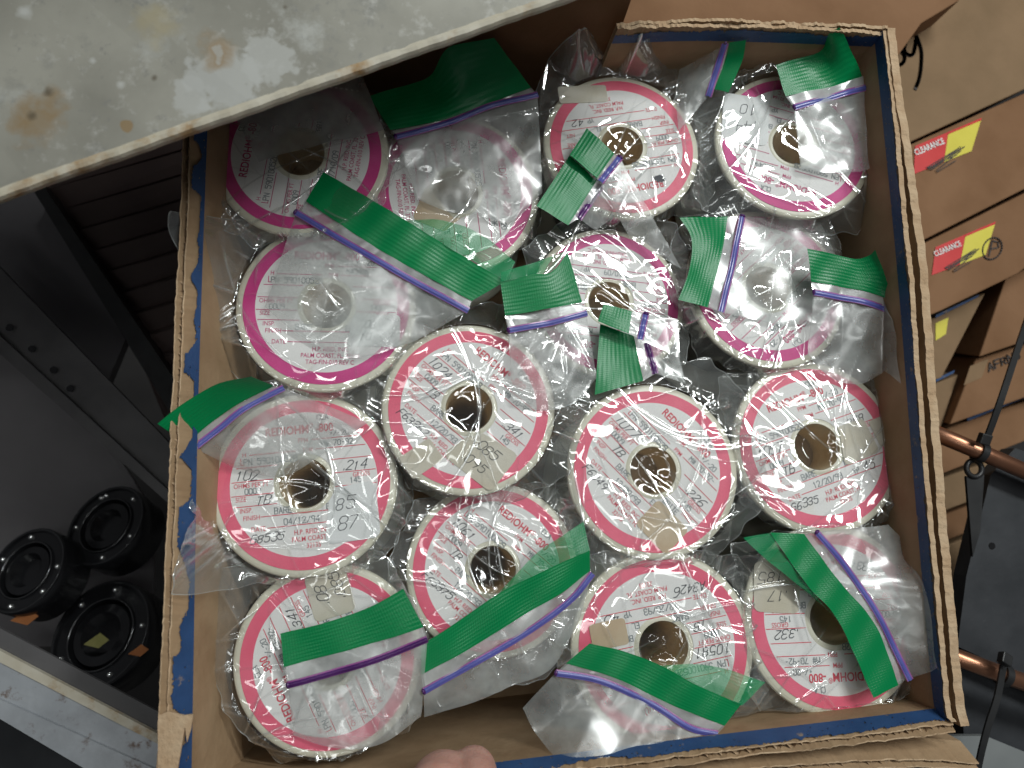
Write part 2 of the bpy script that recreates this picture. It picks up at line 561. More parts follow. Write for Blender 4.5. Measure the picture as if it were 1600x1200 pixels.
# ------------------------------------------------------------------ writing
STROKES = {
    '0': "10 01 05 16 36 45 41 30 10", '1': "15 26 20", '2': "05 16 36 45 44 00 40", '3': "05 16 36 45 44 33 13|33 42 41 30 10 01",
    '4': "36 02 42|36 30", '5': "46 06 04 34 43 41 30 10 01", '6': "46 26 04 01 10 30 41 42 33 13 02", '7': "06 46 10",
    '8': "13 04 05 16 36 45 44 33 13 02 01 10 30 41 42 33", '9': "43 23 04 05 16 36 45 43 30", 'A': "00 26 40|12 32",
    'B': "00 06 36 45 44 33 03|33 42 41 30 00", 'C': "45 36 16 05 01 10 30 41", 'D': "00 06 26 44 42 20 00",
    'E': "46 06 00 40|03 33", 'F': "46 06 00|03 33", 'G': "45 36 16 05 01 10 30 41 43 23", 'H': "00 06|40 46|03 43",
    'I': "10 30|20 26|16 36", 'L': "06 00 40", 'M': "00 06 23 46 40", 'N': "00 06 40 46", 'P': "00 06 36 45 44 33 03",
    'R': "00 06 36 45 44 33 03|23 40", 'S': "45 36 16 05 04 13 33 42 41 30 10 01", 'T': "06 46|26 20", 'Y': "06 23 46|23 20",
    '.': "20 21", '/': "00 46", '-': "13 33", '+': "13 33|22 24", '#': "10 16|30 36|02 42|04 44", 'l': "26 20", 'b': "06 00 30 42 33 03",
    'O': "10 01 05 16 36 45 41 30 10", 'o': "10 01 03 14 34 43 41 30 10", 'y': "04 12|44 22 10 -2-2", 'n': "00 04|03 14 34 43 40",
    '*': "13 33|22 24", ' ': ""}


class Print:
    """collects flat writing into one mesh with several inks"""

    def __init__(self, inks):
        self.v, self.f, self.m, self.inks = [], [], [], inks
        self.cache = {}

    def quad(self, a, b, wd, ink, z=0.0):
        a, b = np.asarray(a, float), np.asarray(b, float)
        d = b - a
        L = np.linalg.norm(d)
        if L < 1e-9:
            return
        d = d / L
        n = np.array([-d[1], d[0]]) * wd / 2
        e = d * wd * 0.35
        k = len(self.v)
        for p in (a - e - n, b + e - n, b + e + n, a - e + n):
            self.v.append((p[0], p[1], z))
        self.f.append((k, k + 1, k + 2, k + 3))
        self.m.append(ink)

    def line(self, x0, x1, y, wd, ink):
        self.quad((x0, y), (x1, y), wd, ink)

    def strokes(self, s, x, y, h, ink, slant=0.0, wd=0.012, rot=0.0, jitter=0.0, aspect=0.55, rng=None):
        ca, sa = math.cos(rot), math.sin(rot)
        adv = 0.0
        q = 0
        for ch in s:
            g = STROKES.get(ch, "")
            jy = rng.uniform(-1, 1) * jitter * h if rng else 0
            js = 1 + (rng.uniform(-1, 1) * jitter * 1.5 if rng else 0)
            for st in g.split('|'):
                pts = []
                for t in st.split():
                    if t.startswith('-'):
                        gx, gy = -1, -2
                    else:
                        gx, gy = int(t[0]), int(t[1])
                    px = gx / 4 * h * aspect * js
                    py = gy / 6 * h * js + jy
                    px += py * slant + adv
                    pts.append((x + px * ca - py * sa, y + px * sa + py * ca))
                for a, b in zip(pts, pts[1:]):
                    q += 1
                    self.quad(a, b, wd, ink, z=(q % 40) * 1e-6 * 0.5)
            adv += h * aspect * (1.35 if ch not in '.' else 0.9)

    def font(self, s, x, y, size, ink, align='LEFT', bold=0.0, sx=1.0, rot=0.0):
        key = (s, align, bold)
        if key not in FONT_CACHE:
            cu = bpy.data.curves.new('writing', 'FONT')
            cu.body = s
            cu.align_x = align
            cu.offset = bold
            cu.resolution_u = 3
            ob = bpy.data.objects.new('writing', cu)
            me = bpy.data.meshes.new_from_object(ob)
            FONT_CACHE[key] = ([tuple(v.co) for v in me.vertices], [tuple(p.vertices) for p in me.polygons])
            bpy.data.objects.remove(ob)
            bpy.data.meshes.remove(me)
            bpy.data.curves.remove(cu)
        vs, fs = FONT_CACHE[key]
        ca, sa = math.cos(rot), math.sin(rot)
        k = len(self.v)
        for a, b, c in vs:
            a, b = a * size * sx, b * size
            self.v.append((x + a * ca - b * sa, y + a * sa + b * ca, 0.0))
        for f in fs:
            self.f.append(tuple(k + i for i in f))
            self.m.append(ink)

    def build(self, name, parent, scale=1.0, z=0.0, M=None):
        v = [(a * scale, b * scale, c + z) for a, b, c in self.v]
        if M is not None:
            v = [M(p) for p in v]
        return mesh_obj(name, v, self.f, self.inks, parent, self.m)


FONT_CACHE = {}

# ------------------------------------------------------------------ the setting
fl = mesh_obj('floor', [(-8, -8, -0.9), (8, -8, -0.9), (8, 8, -0.9), (-8, 8, -0.9)], [(0, 1, 2, 3)], MT['floor'])
fl['kind'] = 'structure'

# ------------------------------------------------------------------ the open carton
H = 0.085
ZF = -0.035                         # the carton's inside bottom
box = empty('cardboard_box', 'open cardboard carton with torn blue bordered rim holding the bagged wire spools', 'box')


def board(name, rows, thick, parent, nlen=220, torn=0.0012, seed=0, mats=None, flute=True, solid=False, split=True, wave=0.35):
    """corrugated board: rows = inner-face polylines from rim to base (3-D points), extruded outwards by thick"""
    rng = np.random.RandomState(seed)
    rr = [resample(r, nlen) for r in rows]
    cen = np.array([0.0, 0.03, 0])
    a, b = rr[0][0], rr[0][-1]
    t = (b - a) / np.linalg.norm(b - a)
    nrm = np.cross(t, [0, 0, 1.0])
    nrm /= np.linalg.norm(nrm)
    if (cen - a) @ nrm > 0:
        nrm = -nrm
    s = np.linspace(0, np.linalg.norm(b - a), nlen)

    def ragged(k):
        r = np.zeros(nlen)
        o = rng.rand() * 50 + k
        for fr, am in ((25, 1.2), (90, 1.0), (240, 0.8), (600, 0.6)):
            r += am * np.array([noise.noise(Vector((q * fr, o, fr))) for q in s])
        return r * torn * 1.1
    V, Fc, Mi = [], [], []

    def sheet(off0, off1, raise_z, mi):
        base = len(V)
        rag = ragged(off0 * 1e4)
        rag2 = ragged(off1 * 1e4 + 3) * wave
        prof = []
        for i in range(nlen):
            pts = []
            for q, r in enumerate(rr):
                p = r[i] + nrm * (off0 + (rag2[i] if q == 0 else 0))
                if q == 0:
                    p = p + np.array([0, 0, rag[i] + raise_z])
                pts.append(p)
            for q, r in list(enumerate(rr))[::-1]:
                p = r[i] + nrm * (off1 + (rag2[i] if q == 0 else 0))
                if q == 0:
                    p = p + np.array([0, 0, rag[i] * 0.8 + raise_z])
                pts.append(p)
            prof.append(pts)
        k = len(prof[0])
        for pts in prof:
            V.extend(pts)
        for i in range(nlen - 1):
            for q in range(k):
                q2 = (q + 1) % k
                Fc.append((base + i * k + q, base + (i + 1) * k + q, base + (i + 1) * k + q2, base + i * k + q2))
                Mi.append(1 if q in (len(rr) - 1,) or (q == k - 1) else mi)
        for e, fl_ in ((0, False), (nlen - 1, True)):
            fc = tuple(base + e * k + q for q in range(k))
            Fc.append(fc if fl_ else fc[::-1])
            Mi.append(1)
    lt = 0.0006
    if solid and not split:
        sheet(0.0, thick, 0, 0)
    elif solid:
        sheet(0.0, thick * .5, 0, 0)
        sheet(thick * .5 + 0.0002, thick, 0.0006, 0)
    else:
        sheet(0.0, lt, 0, 0)
        sheet(thick - lt, thick, 0.0004, 0)
    if flute and not solid:
        base = len(V)
        N = nlen * 3
        ra, rb = resample(rows[0], N), resample(rows[1], N)
        sN = np.linspace(0, s[-1], N)
        mid = thick / 2
        amp = thick / 2 - lt
        dz = rng.uniform(-1, 0.2, N)
        for i in range(N):
            o = nrm * (mid + amp * math.sin(sN[i] * 2 * math.pi / 0.0065))
            V.append(ra[i] + o + np.array([0, 0, -0.0009 + 0.0009 * dz[i // 6 * 6]]))
            V.append(rb[i] + o)
        for i in range(N - 1):
            Fc.append((base + 2 * i, base + 2 * i + 2, base + 2 * i + 3, base + 2 * i + 1))
            Mi.append(1)
    return fix_normals(mesh_obj(name, V, Fc, mats or [MT['card'], MT['card_torn']], parent, Mi))


def pl(pts, z):
    return [P(x, y, z) for x, y in pts]


def lower(pts, z, inset=(0, 0)):
    return [np.array([p[0] + inset[0], p[1] + inset[1], z]) for p in pts]


# rim lines, inner face (photo pixels on the rim's height)
L_rim = pl([(307, 40), (299, 220), (281, 640), (264, 1080), (255, 1290)], H)
L_mid = pl([(330, 40), (322, 220), (308, 640), (300, 1080), (296, 1290)], H - 0.009)
L_low = [np.array([p[0] + 0.010, p[1], 0.030]) for p in L_mid]
L_base = [np.array([p[0] + 0.012, p[1], ZF]) for p in L_mid]
left = board('side_wall', [L_rim, L_mid, L_low, L_base], 0.0036, box, seed=1, torn=0.0010)
R_rim = pl([(1380, 40), (1416, 400), (1442, 720), (1474, 1080), (1486, 1128)], H)
R_base = lower(R_rim, ZF, (-0.003, 0))
R_mid = lower(R_rim, H - 0.008)
right = board('side_wall', [R_rim, R_mid, R_base], 0.0027, box, seed=2, torn=0.0008, solid=True, split=False, wave=0.25)
R2_rim = pl([(1386, 44), (1398, 150), (1434, 400), (1459, 720), (1489, 1060), (1501, 1135)], H + 0.0005)
R2_mid = lower(R2_rim, H - 0.012)
R2_base = lower(R2_rim, ZF + .001, (0.0005, 0))
right2 = board('outer_flap', [R2_rim, R2_mid, R2_base], 0.0044, box, seed=3, torn=0.0006, solid=True, split=False, wave=0.25)
T_rim = pl([(964, 46), (1100, 42), (1250, 46), (1386, 52)], H)
T_mid = lower(T_rim, H - 0.012)
T_base = lower(T_rim, ZF, (0, -0.003))
top = board('side_wall', [T_rim, T_mid, T_base], 0.0038, box, seed=4, torn=0.0013, solid=True)
B_rim = pl([(1490, 1130), (1300, 1152), (1080, 1178), (760, 1218), (262, 1280)], H)
B_mid = pl([(1476, 1106), (1300, 1128), (1080, 1154), (760, 1194), (290, 1250)], H - 0.009)
B_base = [np.array([p[0], p[1] - 0.003, ZF]) for p in B_mid]
bottom = board('side_wall', [B_rim, B_mid, B_base], 0.0040, box, seed=5, torn=0.0013)
# the left half of the far side is folded outwards
fa, fb = P(300, 60, 0.062), P(962, 62, 0.062)
ga, gb = fa + np.array([0, .007, .080]), fb + np.array([0, .009, .080])
ca_, cb_ = lower([fa], ZF)[0], lower([fb], ZF)[0]
v, f = [], []
nU = 60
for i in range(nU):
    t = i / (nU - 1)
    for row in ((ca_, cb_), (fa, fb), (fa * .5 + ga * .5, fb * .5 + gb * .5), (ga, gb)):
        p = row[0] * (1 - t) + row[1] * t
        v.append(p + np.array([0, 0, 0.0008 * math.sin(t * 9 + row[0][1] * 80)]))
o = mesh_obj('folded_flap', v, grid_faces(nU, 4), [MT['card_brown']], box)
sm = o.modifiers.new('thick', 'SOLIDIFY')
sm.thickness = 0.004
sm.offset = 0
# bottom panel
bp_pts = [L_base[0], L_base[-1], B_base[0] * 0 + np.array([R_base[-1][0], B_base[0][1], 0]), np.array([R_base[0][0], T_base[-1][1], 0])]
v, f = prism([np.array([p[0], p[1], ZF + 0.0005]) for p in bp_pts], 0.004)
fix_normals(mesh_obj('bottom_panel', v, f, MT['card'], box))


def blue_strip(rowa, rowb, depth0, seed, parent, blob=0.010, n=520, m=26, keep=0.5, off=0.0005, gap_len=9.0, hard=0.0, end=1.0):
    """blue border band on the inner face below the rim, its upper edge torn away in patches"""
    ra, rb = resample(rowa, n), resample(rowb, n)
    t = ra[-1] - ra[0]
    nrm = np.cross(t / np.linalg.norm(t), [0, 0, 1.0])
    if (np.array([0, 0.03, 0]) - ra[0]) @ nrm < 0:
        nrm = -nrm
    L = np.linalg.norm(t)
    V, Fc = [], []
    for i in range(n):
        for j in range(m):
            q = j / (m - 1) * end
            V.append(ra[i] * (1 - q) + rb[i] * q + nrm * off + np.array([0, 0, off]))
    for i in range(n - 1):
        s = i / n * L
        torn = depth0 + keep * noise.noise(Vector((s / blob, seed * 3.1, 0))) + 0.10 * noise.noise(Vector((s * 900, seed, 1))) \
            + 0.12 * noise.noise(Vector((s * 300, seed, 5)))
        if hard:
            torn = depth0 + keep * min(1.0, max(0.0, (noise.noise(Vector((s / blob, seed * 3.1, 0))) - hard) * 3.2)) ** 0.6 + 0.06 * noise.noise(Vector((s * 900, seed, 1))) \
                + 0.08 * noise.noise(Vector((s * 260, seed, 5)))
        for j in range(m - 1):
            if (j + 0.5) / m > torn:
                if noise.noise(Vector((s * 700, j * 0.5, seed))) > 0.62:
                    continue
                Fc.append((i * m + j, (i + 1) * m + j, (i + 1) * m + j + 1, i * m + j + 1))
    return mesh_obj('blue_border', V, Fc, MT['blue'], parent)


blue_strip(L_rim, L_mid, 0.10, 2, left, blob=0.017, keep=0.60, hard=-0.20, off=0.0006)
blue_strip(R_rim, R_mid, 0.06, 4, right, blob=0.02, keep=0.15)
blue_strip(T_rim, T_mid, 0.30, 5, top, blob=0.02, keep=0.22)
blue_strip(B_rim, B_mid, 0.22, 6, bottom, blob=0.03, keep=0.35)
# torn paper tongues at the lower left corner
v, f = prism([P(x, y, H + 0.0015) for x, y in [(247, 1118), (262, 1112), (287, 1118), (302, 1116), (298, 1140), (292, 1160), (289, 1135),
                                              (276, 1210), (276, 1300), (246, 1300)]], 0.0012)
fix_normals(mesh_obj('torn_tongue', v, f, MT['card_torn'], box))
# lower outer flap of the near side
O_rim = pl([(1530, 1192), (1440, 1186), (1300, 1190), (1100, 1206), (900, 1222)], 0.080)
O_mid = [p + np.array([0, 0.006, -0.012]) for p in O_rim]
O_base = [p + np.array([0, 0.008, -0.05]) for p in O_rim]
board('outer_flap', [O_rim, O_mid, O_base], 0.0036, box, seed=9, torn=0.0009)

# ------------------------------------------------------------------ spools
SR = []


def spool_z(cy):
    return 0.052


SPOOLS = [
    # key, cx, cy, Rpx, rot, ring, z, tiltx(deg, near edge up), tilty, data
    dict(k='a', c=(470, 240), R=136, rot=83, ring='magenta', z=.056, tx=3, ty=-2, ohms='', size='', code='', date='7/10/09', gross='', typ='B',
         lab='shaded magenta ringed wire spool under the metal shelf corner, lettering turned sideways'),
    dict(k='b', c=(712, 300), R=132, rot=-83, ring='magenta', z=.048, tx=2, ty=2, ohms='', size='', code='', date='', gross='', typ='B',
         lab='magenta ringed wire spool mostly veiled by its frosted flap below a shaded dark green band'),
    dict(k='c', c=(972, 228), R=124, rot=192, ring='coral', z=.052, tx=5, ty=0, ohms='', size='', code='', date='', gross='', typ='A', yp='42',
         lab='coral ringed wire spool by the blue back rim, black ink blot on its inverted label'),
    dict(k='d', c=(1240, 226), R=125, rot=164, ring='magenta', z=.054, tx=6, ty=-2, ohms='', size='', code='', date='', gross='.289', typ='B',
         lab='magenta ringed wire spool in the far right corner, pale sticker marked .44'),
    dict(k='e', c=(511, 477), R=139, rot=0, ring='magenta', z=.054, tx=6, ty=0, ohms='', size='', code='', date='', gross='', typ='B',
         lab='magenta ringed wire spool at the left wall with an upright label and sticker marked 10'),
    dict(k='f', c=(952, 472), R=122, rot=175, ring='magenta', z=.046, tx=3, ty=2, ohms='', size='', code='', date='7/10/09', gross='', typ='B',
         lab='magenta ringed wire spool with inverted label dated 7/10/09 between two green bag flaps'),
    dict(k='g', c=(1199, 449), R=131, rot=222, ring='magenta', z=.050, tx=6, ty=3, ohms='', size='', code='', date='', gross='', typ='B',
         lab='magenta ringed wire spool whose hole is veiled by milky film, bright glare on its label'),
    dict(k='h', c=(733, 638), R=136, rot=-40, ring='coral', z=.058, tx=4, ty=0, ohms='1024', size='TB', code='F63362', date='12/20/93', gross='.341', typ='A', yp='44',
         lab='coral ringed wire spool in the middle, code F63362 and a spotted sticker marked .095'),
    dict(k='i', c=(476, 755), R=144, rot=6, ring='coral', z=.056, tx=5, ty=0, ohms='102', size='TB', code='G8535', date='04/12/94', gross='.214', typ='A',
         lab='coral ringed wire spool dated 04/12/94 and marked G8535, upright label'),
    dict(k='j', c=(1021, 735), R=137, rot=-46, ring='coral', z=.056, tx=4, ty=0, ohms='1077', size='TB', code='F6349', date='12/20/93', gross='.226', typ='A', yp='36',
         lab='coral ringed wire spool marked .226 and F6349, tan sticker patch at its lower edge'),
    dict(k='k', c=(1277, 698), R=136, rot=19, ring='coral', z=.054, tx=5, ty=-1, ohms='1057', size='TB', code='G6335', date='12/20/93', gross='.268', typ='A', yp='45',
         lab='coral ringed wire spool by the right wall marked .268 and 1057'),
    dict(k='l', c=(770, 890), R=135, rot=-40, ring='coral', z=.050, tx=3, ty=0, ohms='1061', size='TB', code='F63375', date='12/20/93', gross='', typ='A',
         lab='coral ringed wire spool marked 1061 and F63375 with a wide green band across it'),
    dict(k='m', c=(512, 1030), R=146, rot=117, ring='coral', z=.058, tx=2, ty=-2, ohms='', size='', code='', date='', gross='.341', typ='A',
         lab='coral ringed wire spool in the near left corner, brown spotted sticker and label turned sideways'),
    dict(k='n', c=(1037, 1011), R=147, rot=190, ring='coral', z=.058, tx=2, ty=0, ohms='10581', size='TB', code='A3426', date='12/20/93', gross='', typ='A', yp='40',
         lab='coral ringed wire spool with inverted label marked 10581 and A3426, by the near wall'),
    dict(k='o', c=(1303, 967), R=146, rot=181, ring='coral', z=.058, tx=2, ty=0, ohms='', size='', code='F6337', date='', gross='.332', typ='A',
         lab='coral ringed wire spool in the near right corner, inverted label with sticker marked .17'),
]
STICK = {  # centre px, width, height px, turn, material, lines of writing
    'c': [((912, 142), 78, 30, 6, 'sticker', [])],
    'd': [((1166, 185), 74, 84, -8, 'sticker_white', ['.44', '10'])],
    'e': [((585, 517), 80, 52, 0, 'sticker_white', ['.08', '10'])],
    'h': [((660, 717), 56, 40, 35, 'sticker', []), ((752, 712), 92, 72, -38, 'sticker', ['.085', '.095'])],
    'i': [((549, 800), 84, 88, 8, 'sticker_white', ['85', '87'])],
    'j': [((1030, 822), 66, 54, -46, 'sticker_tan', [])],
    'k': [((1338, 690), 62, 58, 22, 'sticker', []), ((1388, 672), 34, 44, 22, 'sticker', [])],
    'm': [((512, 930), 66, 74, 17, 'sticker', ['.08', '.085'])],
    'o': [((1212, 918), 74, 76, -4, 'sticker', ['.17', '.185'])],
    'b': [((682, 330), 56, 60, -20, 'sticker_tan', [])],
    'n': [((950, 990), 58, 40, 10, 'sticker_tan', [])],
    'a': [], }
HAND_UP = {'d': 180, 'e': 0, 'h': -40, 'i': 8, 'm': 110, 'o': 180}
WHITE = 0.782


def label_print(cfg, parent, R, rng):
    red, grey, black = 0, 1, 2
    p = Print([MT['ink_' + cfg['ring']], MT['ink_grey'], MT['ink_black']])
    lw = 0.011
    p.font('REDIOHM', -0.50, 0.70, 0.165, red, 'LEFT', 0.018, 0.82)
    p.font('®', 0.10, 0.76, 0.10, red, 'LEFT', 0.005, 0.8)
    p.font('-800', 0.19, 0.70, 0.165, red, 'LEFT', 0.018, 0.82)
    p.strokes('CLA', 0.22, 0.87, 0.075, grey)
    for x0, x1, y in [(0.13, 0.76, .60), (-.72, -.10, .46), (0.18, .86, .46), (-.90, -.36, .29), (.36, .93, .29), (-.97, -.42, .10), (.42, .98, .10),
                      (-.98, -.42, -.09), (.42, .98, -.09), (-.95, -.38, -.24), (-.60, .92, -.40), (-.52, .80, -.56)]:
        p.line(x0, x1, y, lw, red)
    s = 0.092
    for t, x, y in [('PPM', -.06, .57), ('H', -.82, .44), ('PPM', .0, .43), ('GROSS', .66, .02), ('OHMS PER FT', -.95, .015), ('SIZE', -.93, -.17),
                    ('INSP.', -.88, -.325), ('FINISH', -.84, -.43), ('DATE', -.74, -.59), ('TARE', .70, -.17), ('NET', .72, -.33)]:
        p.font(t, x, y, s, red, 'LEFT', 0.004, 0.85)
    if cfg['typ'] == 'A':
        tail = ['H.P. REID, INC.', 'PALM COAST, FL', '32135']
    else:
        tail = ['H.P. REID, INC.', 'PALM COAST, FL. 32164', 'TAG-FIN-010 REV C']
    for q, t in enumerate(tail):
        p.font(t, 0.08, -0.69 - q * 0.095, s, red, 'CENTER', 0.008, 0.85)
    p.quad((-.84, .42), (-.84, .33), lw, red)
    p.quad((-.84, .33), (-.80, .33), lw, red)
    g = 0.075
    p.strokes('+/-20', .38, .63, g, grey)
    p.strokes('M# 70-92-' if cfg['typ'] == 'A' else 'M#3496', .26, .49, g, grey)
    p.strokes('PN 59010052B', -.80, .325, g * 1.1, grey)
    p.strokes('0009', -.80, -.075, g, grey)
    p.strokes('BARE', -.42, -.38, g * 1.1, grey)
    if cfg['date']:
        p.strokes(cfg['date'], -.30, -.54, g * 1.1, grey)
    p.strokes('EL', .28, -.385, g, grey)
    p.strokes('YP', .36, -.55, g, grey)
    p.strokes('145', .62, -.06, g, grey)
    p.strokes('BRITE', .40, -.235, g, grey)
    hw = 0.0118
    kw = dict(slant=0.35, wd=hw, jitter=0.09, rng=rng, aspect=0.62)
    if cfg['ohms']:
        p.strokes(cfg['ohms'], -.93, .115, 0.126, black, **kw)
    if cfg['size']:
        p.strokes(cfg['size'], -.66, -.23, 0.118, black, **kw)
    if cfg['code']:
        p.strokes(cfg['code'], -.76, -.74, 0.109, black, **kw)
    if cfg['gross']:
        p.strokes(cfg['gross'], .50, .115, 0.118, black, **kw)
    if cfg.get('yp'):
        p.strokes(cfg['yp'], .52, -.56, 0.126, black, **kw)
    return p.build('printing', parent, WHITE * R, 0.00012)


def make_spool(cfg):
    rng = random.Random(ord(cfg['k']))
    c = P(*cfg['c'], cfg['z'])
    R = cfg['R'] * depth(c) / F_PX
    hs = cfg['z'] - 0.006 - ZF
    n = Vector((math.sin(R_(cfg['ty'])), math.sin(R_(cfg['tx'])), 1)).normalized()
    cfg.update(C=c, Rm=R, N=np.array(n))
    t = empty('wire_spool', cfg['lab'], 'spool', (0, 0, 0), 'wire spools packed in the carton')
    q = Vector((0, 0, 1)).rotation_difference(n)
    t.rotation_mode = 'QUATERNION'
    t.rotation_quaternion = q
    t.location = Vector(c) - n * hs
    z0 = hs

    def part(name, prof, m, par=t, nn=128, close=False):
        v, f = lathe(prof, nn, close)
        o = fix_normals(mesh_obj(name, v, f, m, par, smooth=True))
        sm = o.modifiers.new('split', 'EDGE_SPLIT')
        sm.split_angle = R_(50)
        return o
    th = 0.0042
    hole = 0.265 * R

    def flange(zt, flip=1):
        e = 0.0016
        pr = [(hole + 0.0002, zt - th * flip), (hole + .0002, zt), (0.31 * R, zt + 0.0002 * flip), (0.315 * R, zt), (0.94 * R, zt), (0.965 * R, zt - .0003 * flip)]
        for a in np.linspace(90, -60, 9):
            pr.append((R - e * 1.1 + e * 1.1 * math.cos(R_(a)), zt - (0.0004 + e - e * math.sin(R_(a))) * flip))
        pr += [(0.93 * R, zt - th * flip)]
        return pr
    part('top_flange', flange(z0), MT['flange'], close=True)
    part('bottom_flange', flange(0.0002, -1), MT['flange'], close=True)
    part('wound_wire', [(0.60 * R, z0 - th), (0.63 * R, z0 - th - .002), (0.63 * R, th + .002), (0.60 * R, th)], MT['wire'])
    part('core_tube', [(hole, z0 + 0.0003), (hole - 0.0003, z0 - 0.001), (hole - 0.0006, th), (hole - .0006, 0.001),
                       (hole + 0.003, 0.001), (hole + 0.003, z0 - th)], MT['tube'])
    if cfg['k'] in 'cdfkgja':  # added disc, lightens the deep hole of these spools
        fz = z0 - 0.028
        part('added_hole_disc', [(0.0001, fz), (hole - 0.0008, fz), (hole - 0.0008, fz - .001)], MT['added_hole_disc'])
    # label: white paper disc with a printed ring
    r0, r1, r2 = 0.325 * R, WHITE * R, 0.918 * R
    v, f = lathe([(r0, z0 + 0.0001), (r0, z0 + .00028), (r1, z0 + .00028), (r2, z0 + .00028), (r2, z0 + .0001)], 128)
    lb = mesh_obj('label', v, f, [MT['paper'], MT[cfg['ring']]], t, [0 if i % 4 < 2 else 1 for i in range(len(f))])
    fix_normals(lb)
    pr = label_print(cfg, lb, R, rng)
    pr.rotation_euler = (0, 0, R_(cfg['rot']))
    pr.location = (0, 0, z0 + .00028)
    for (sc, sw, sh, turn, mt, lines) in STICK.get(cfg['k'], []):
        mpp = R / cfg['R']
        lx, ly = (sc[0] - cfg['c'][0]) * mpp, -(sc[1] - cfg['c'][1]) * mpp
        ww, hh = sw * mpp / 2, sh * mpp / 2
        rr = min(ww, hh) * 0.28
        pts = []
        for (qx, qy, a0) in ((1, 1, 0), (-1, 1, 90), (-1, -1, 180), (1, -1, 270)):
            for a in np.linspace(0, 90, 6):
                pts.append((qx * (ww - rr) + rr * math.cos(R_(a0 + a)), qy * (hh - rr) + rr * math.sin(R_(a0 + a))))
        tr = R_(turn)
        # never hang over the hole: clip points to outside the tube
        P3 = []
        for a, b in pts:
            x = lx + a * math.cos(tr) - b * math.sin(tr)
            y = ly + a * math.sin(tr) + b * math.cos(tr)
            d = math.hypot(x, y)
            if d < 0.33 * R:
                x, y = x * 0.33 * R / d, y * 0.33 * R / d
            P3.append((x, y, z0 + .0007))
        v, f = prism(P3, 0.00018)
        st = fix_normals(mesh_obj('sticker', v, f, MT[mt], t))
        if lines:
            p = Print([MT['ink_black']])
            up = R_(HAND_UP[cfg['k']])
            for q_, s in enumerate(lines):
                h_ = hh * 0.42
                yy = (0.12 - q_ * 0.72) * hh
                xx = -ww * 0.55
                p.strokes(s, lx + xx * math.cos(up) - yy * math.sin(up), ly + xx * math.sin(up) + yy * math.cos(up), h_, 0, slant=.3,
                          wd=0.00036, rot=up, jitter=.08, aspect=.62, rng=rng)
            p.build('handwriting', st, 1.0, z0 + .00085)
    if cfg['k'] == 'c':
        v, f = [], []
        pts = [(r * math.cos(a), r * math.sin(a) * .6) for a, r in [(i / 22 * 6.283, 0.0032 + 0.0012 * rng.uniform(-1, 1)) for i in range(22)]]
        mpp = R / cfg['R']
        lx, ly = (1028 - cfg['c'][0]) * mpp, -(282 - cfg['c'][1]) * mpp
        mesh_obj('ink_blot', [(lx + a, ly + b, z0 + .0006) for a, b in pts], [tuple(range(22))], MT['ink_black'], lb)
    return t


for s in SPOOLS:
    make_spool(s)
SP = {s['k']: s for s in SPOOLS}

# ------------------------------------------------------------------ zip bags


def folds(x, y, rng, K, c, rad, slope, L=0.03, eps=0.0003, mask=None):
    """sum of straight creases: gives a crumpled film of flat facets between sharp folds"""
    h = np.zeros_like(x)
    for _ in range(K):
        a = rng.rand() * math.pi * 2
        r = rad * math.sqrt(rng.rand())
        b = rng.rand() * math.pi * 2
        px, py = c[0] + r * math.cos(b), c[1] + r * math.sin(b)
        d = (x - px) * math.cos(a) + (y - py) * math.sin(a)
        s = -(x - px) * math.sin(a) + (y - py) * math.cos(a)
        l = L * (0.4 + rng.rand())
        win = np.exp(-(s / l) ** 2 - (d / (l * 0.7)) ** 2)
        k = (rng.rand() * 1.4 + 0.2)
        h += slope * k * rng.choice([-1, 1]) * np.sqrt(d * d + eps * eps) * win
        if mask is not None:
            np.maximum(mask, 0.32 * k * np.exp(-(d / 0.00038) ** 2) * np.clip(win * 1.6 - 0.5, 0, 1), out=mask)
    return h


def ridges(x, y, rng, K, c, rad, amp, wd=0.0008, L=0.014, mask=None):
    h = np.zeros_like(x)
    for _ in range(K):
        b = rng.rand() * math.pi * 2
        r = rad * math.sqrt(rng.rand())
        px, py = c[0] + r * math.cos(b), c[1] + r * math.sin(b)
        a = b + rng.uniform(-1.3, 1.3) + math.pi / 2
        cv = rng.uniform(-12, 12)
        d = (x - px) * math.cos(a) + (y - py) * math.sin(a)
        s = -(x - px) * math.sin(a) + (y - py) * math.cos(a)
        d = d + cv * s * s
        l = L * (0.4 + 1.2 * rng.rand())
        w_ = wd * (0.6 + rng.rand())
        k = 0.5 + rng.rand()
        win = np.exp(-(s / l) ** 4)
        h += amp * k * np.exp(-np.sqrt(d * d + (0.25 * w_) ** 2) / w_) * win
        if mask is not None:
            np.maximum(mask, k * rng.uniform(0.4, 0.9) * np.exp(-(d / 0.00042) ** 2) * win, out=mask)
    return h


def plane_z(cfg, x, y):
    n, c = cfg['N'], cfg['C']
    return c[2] - (n[0] * (x - c[0]) + n[1] * (y - c[1])) / n[2]


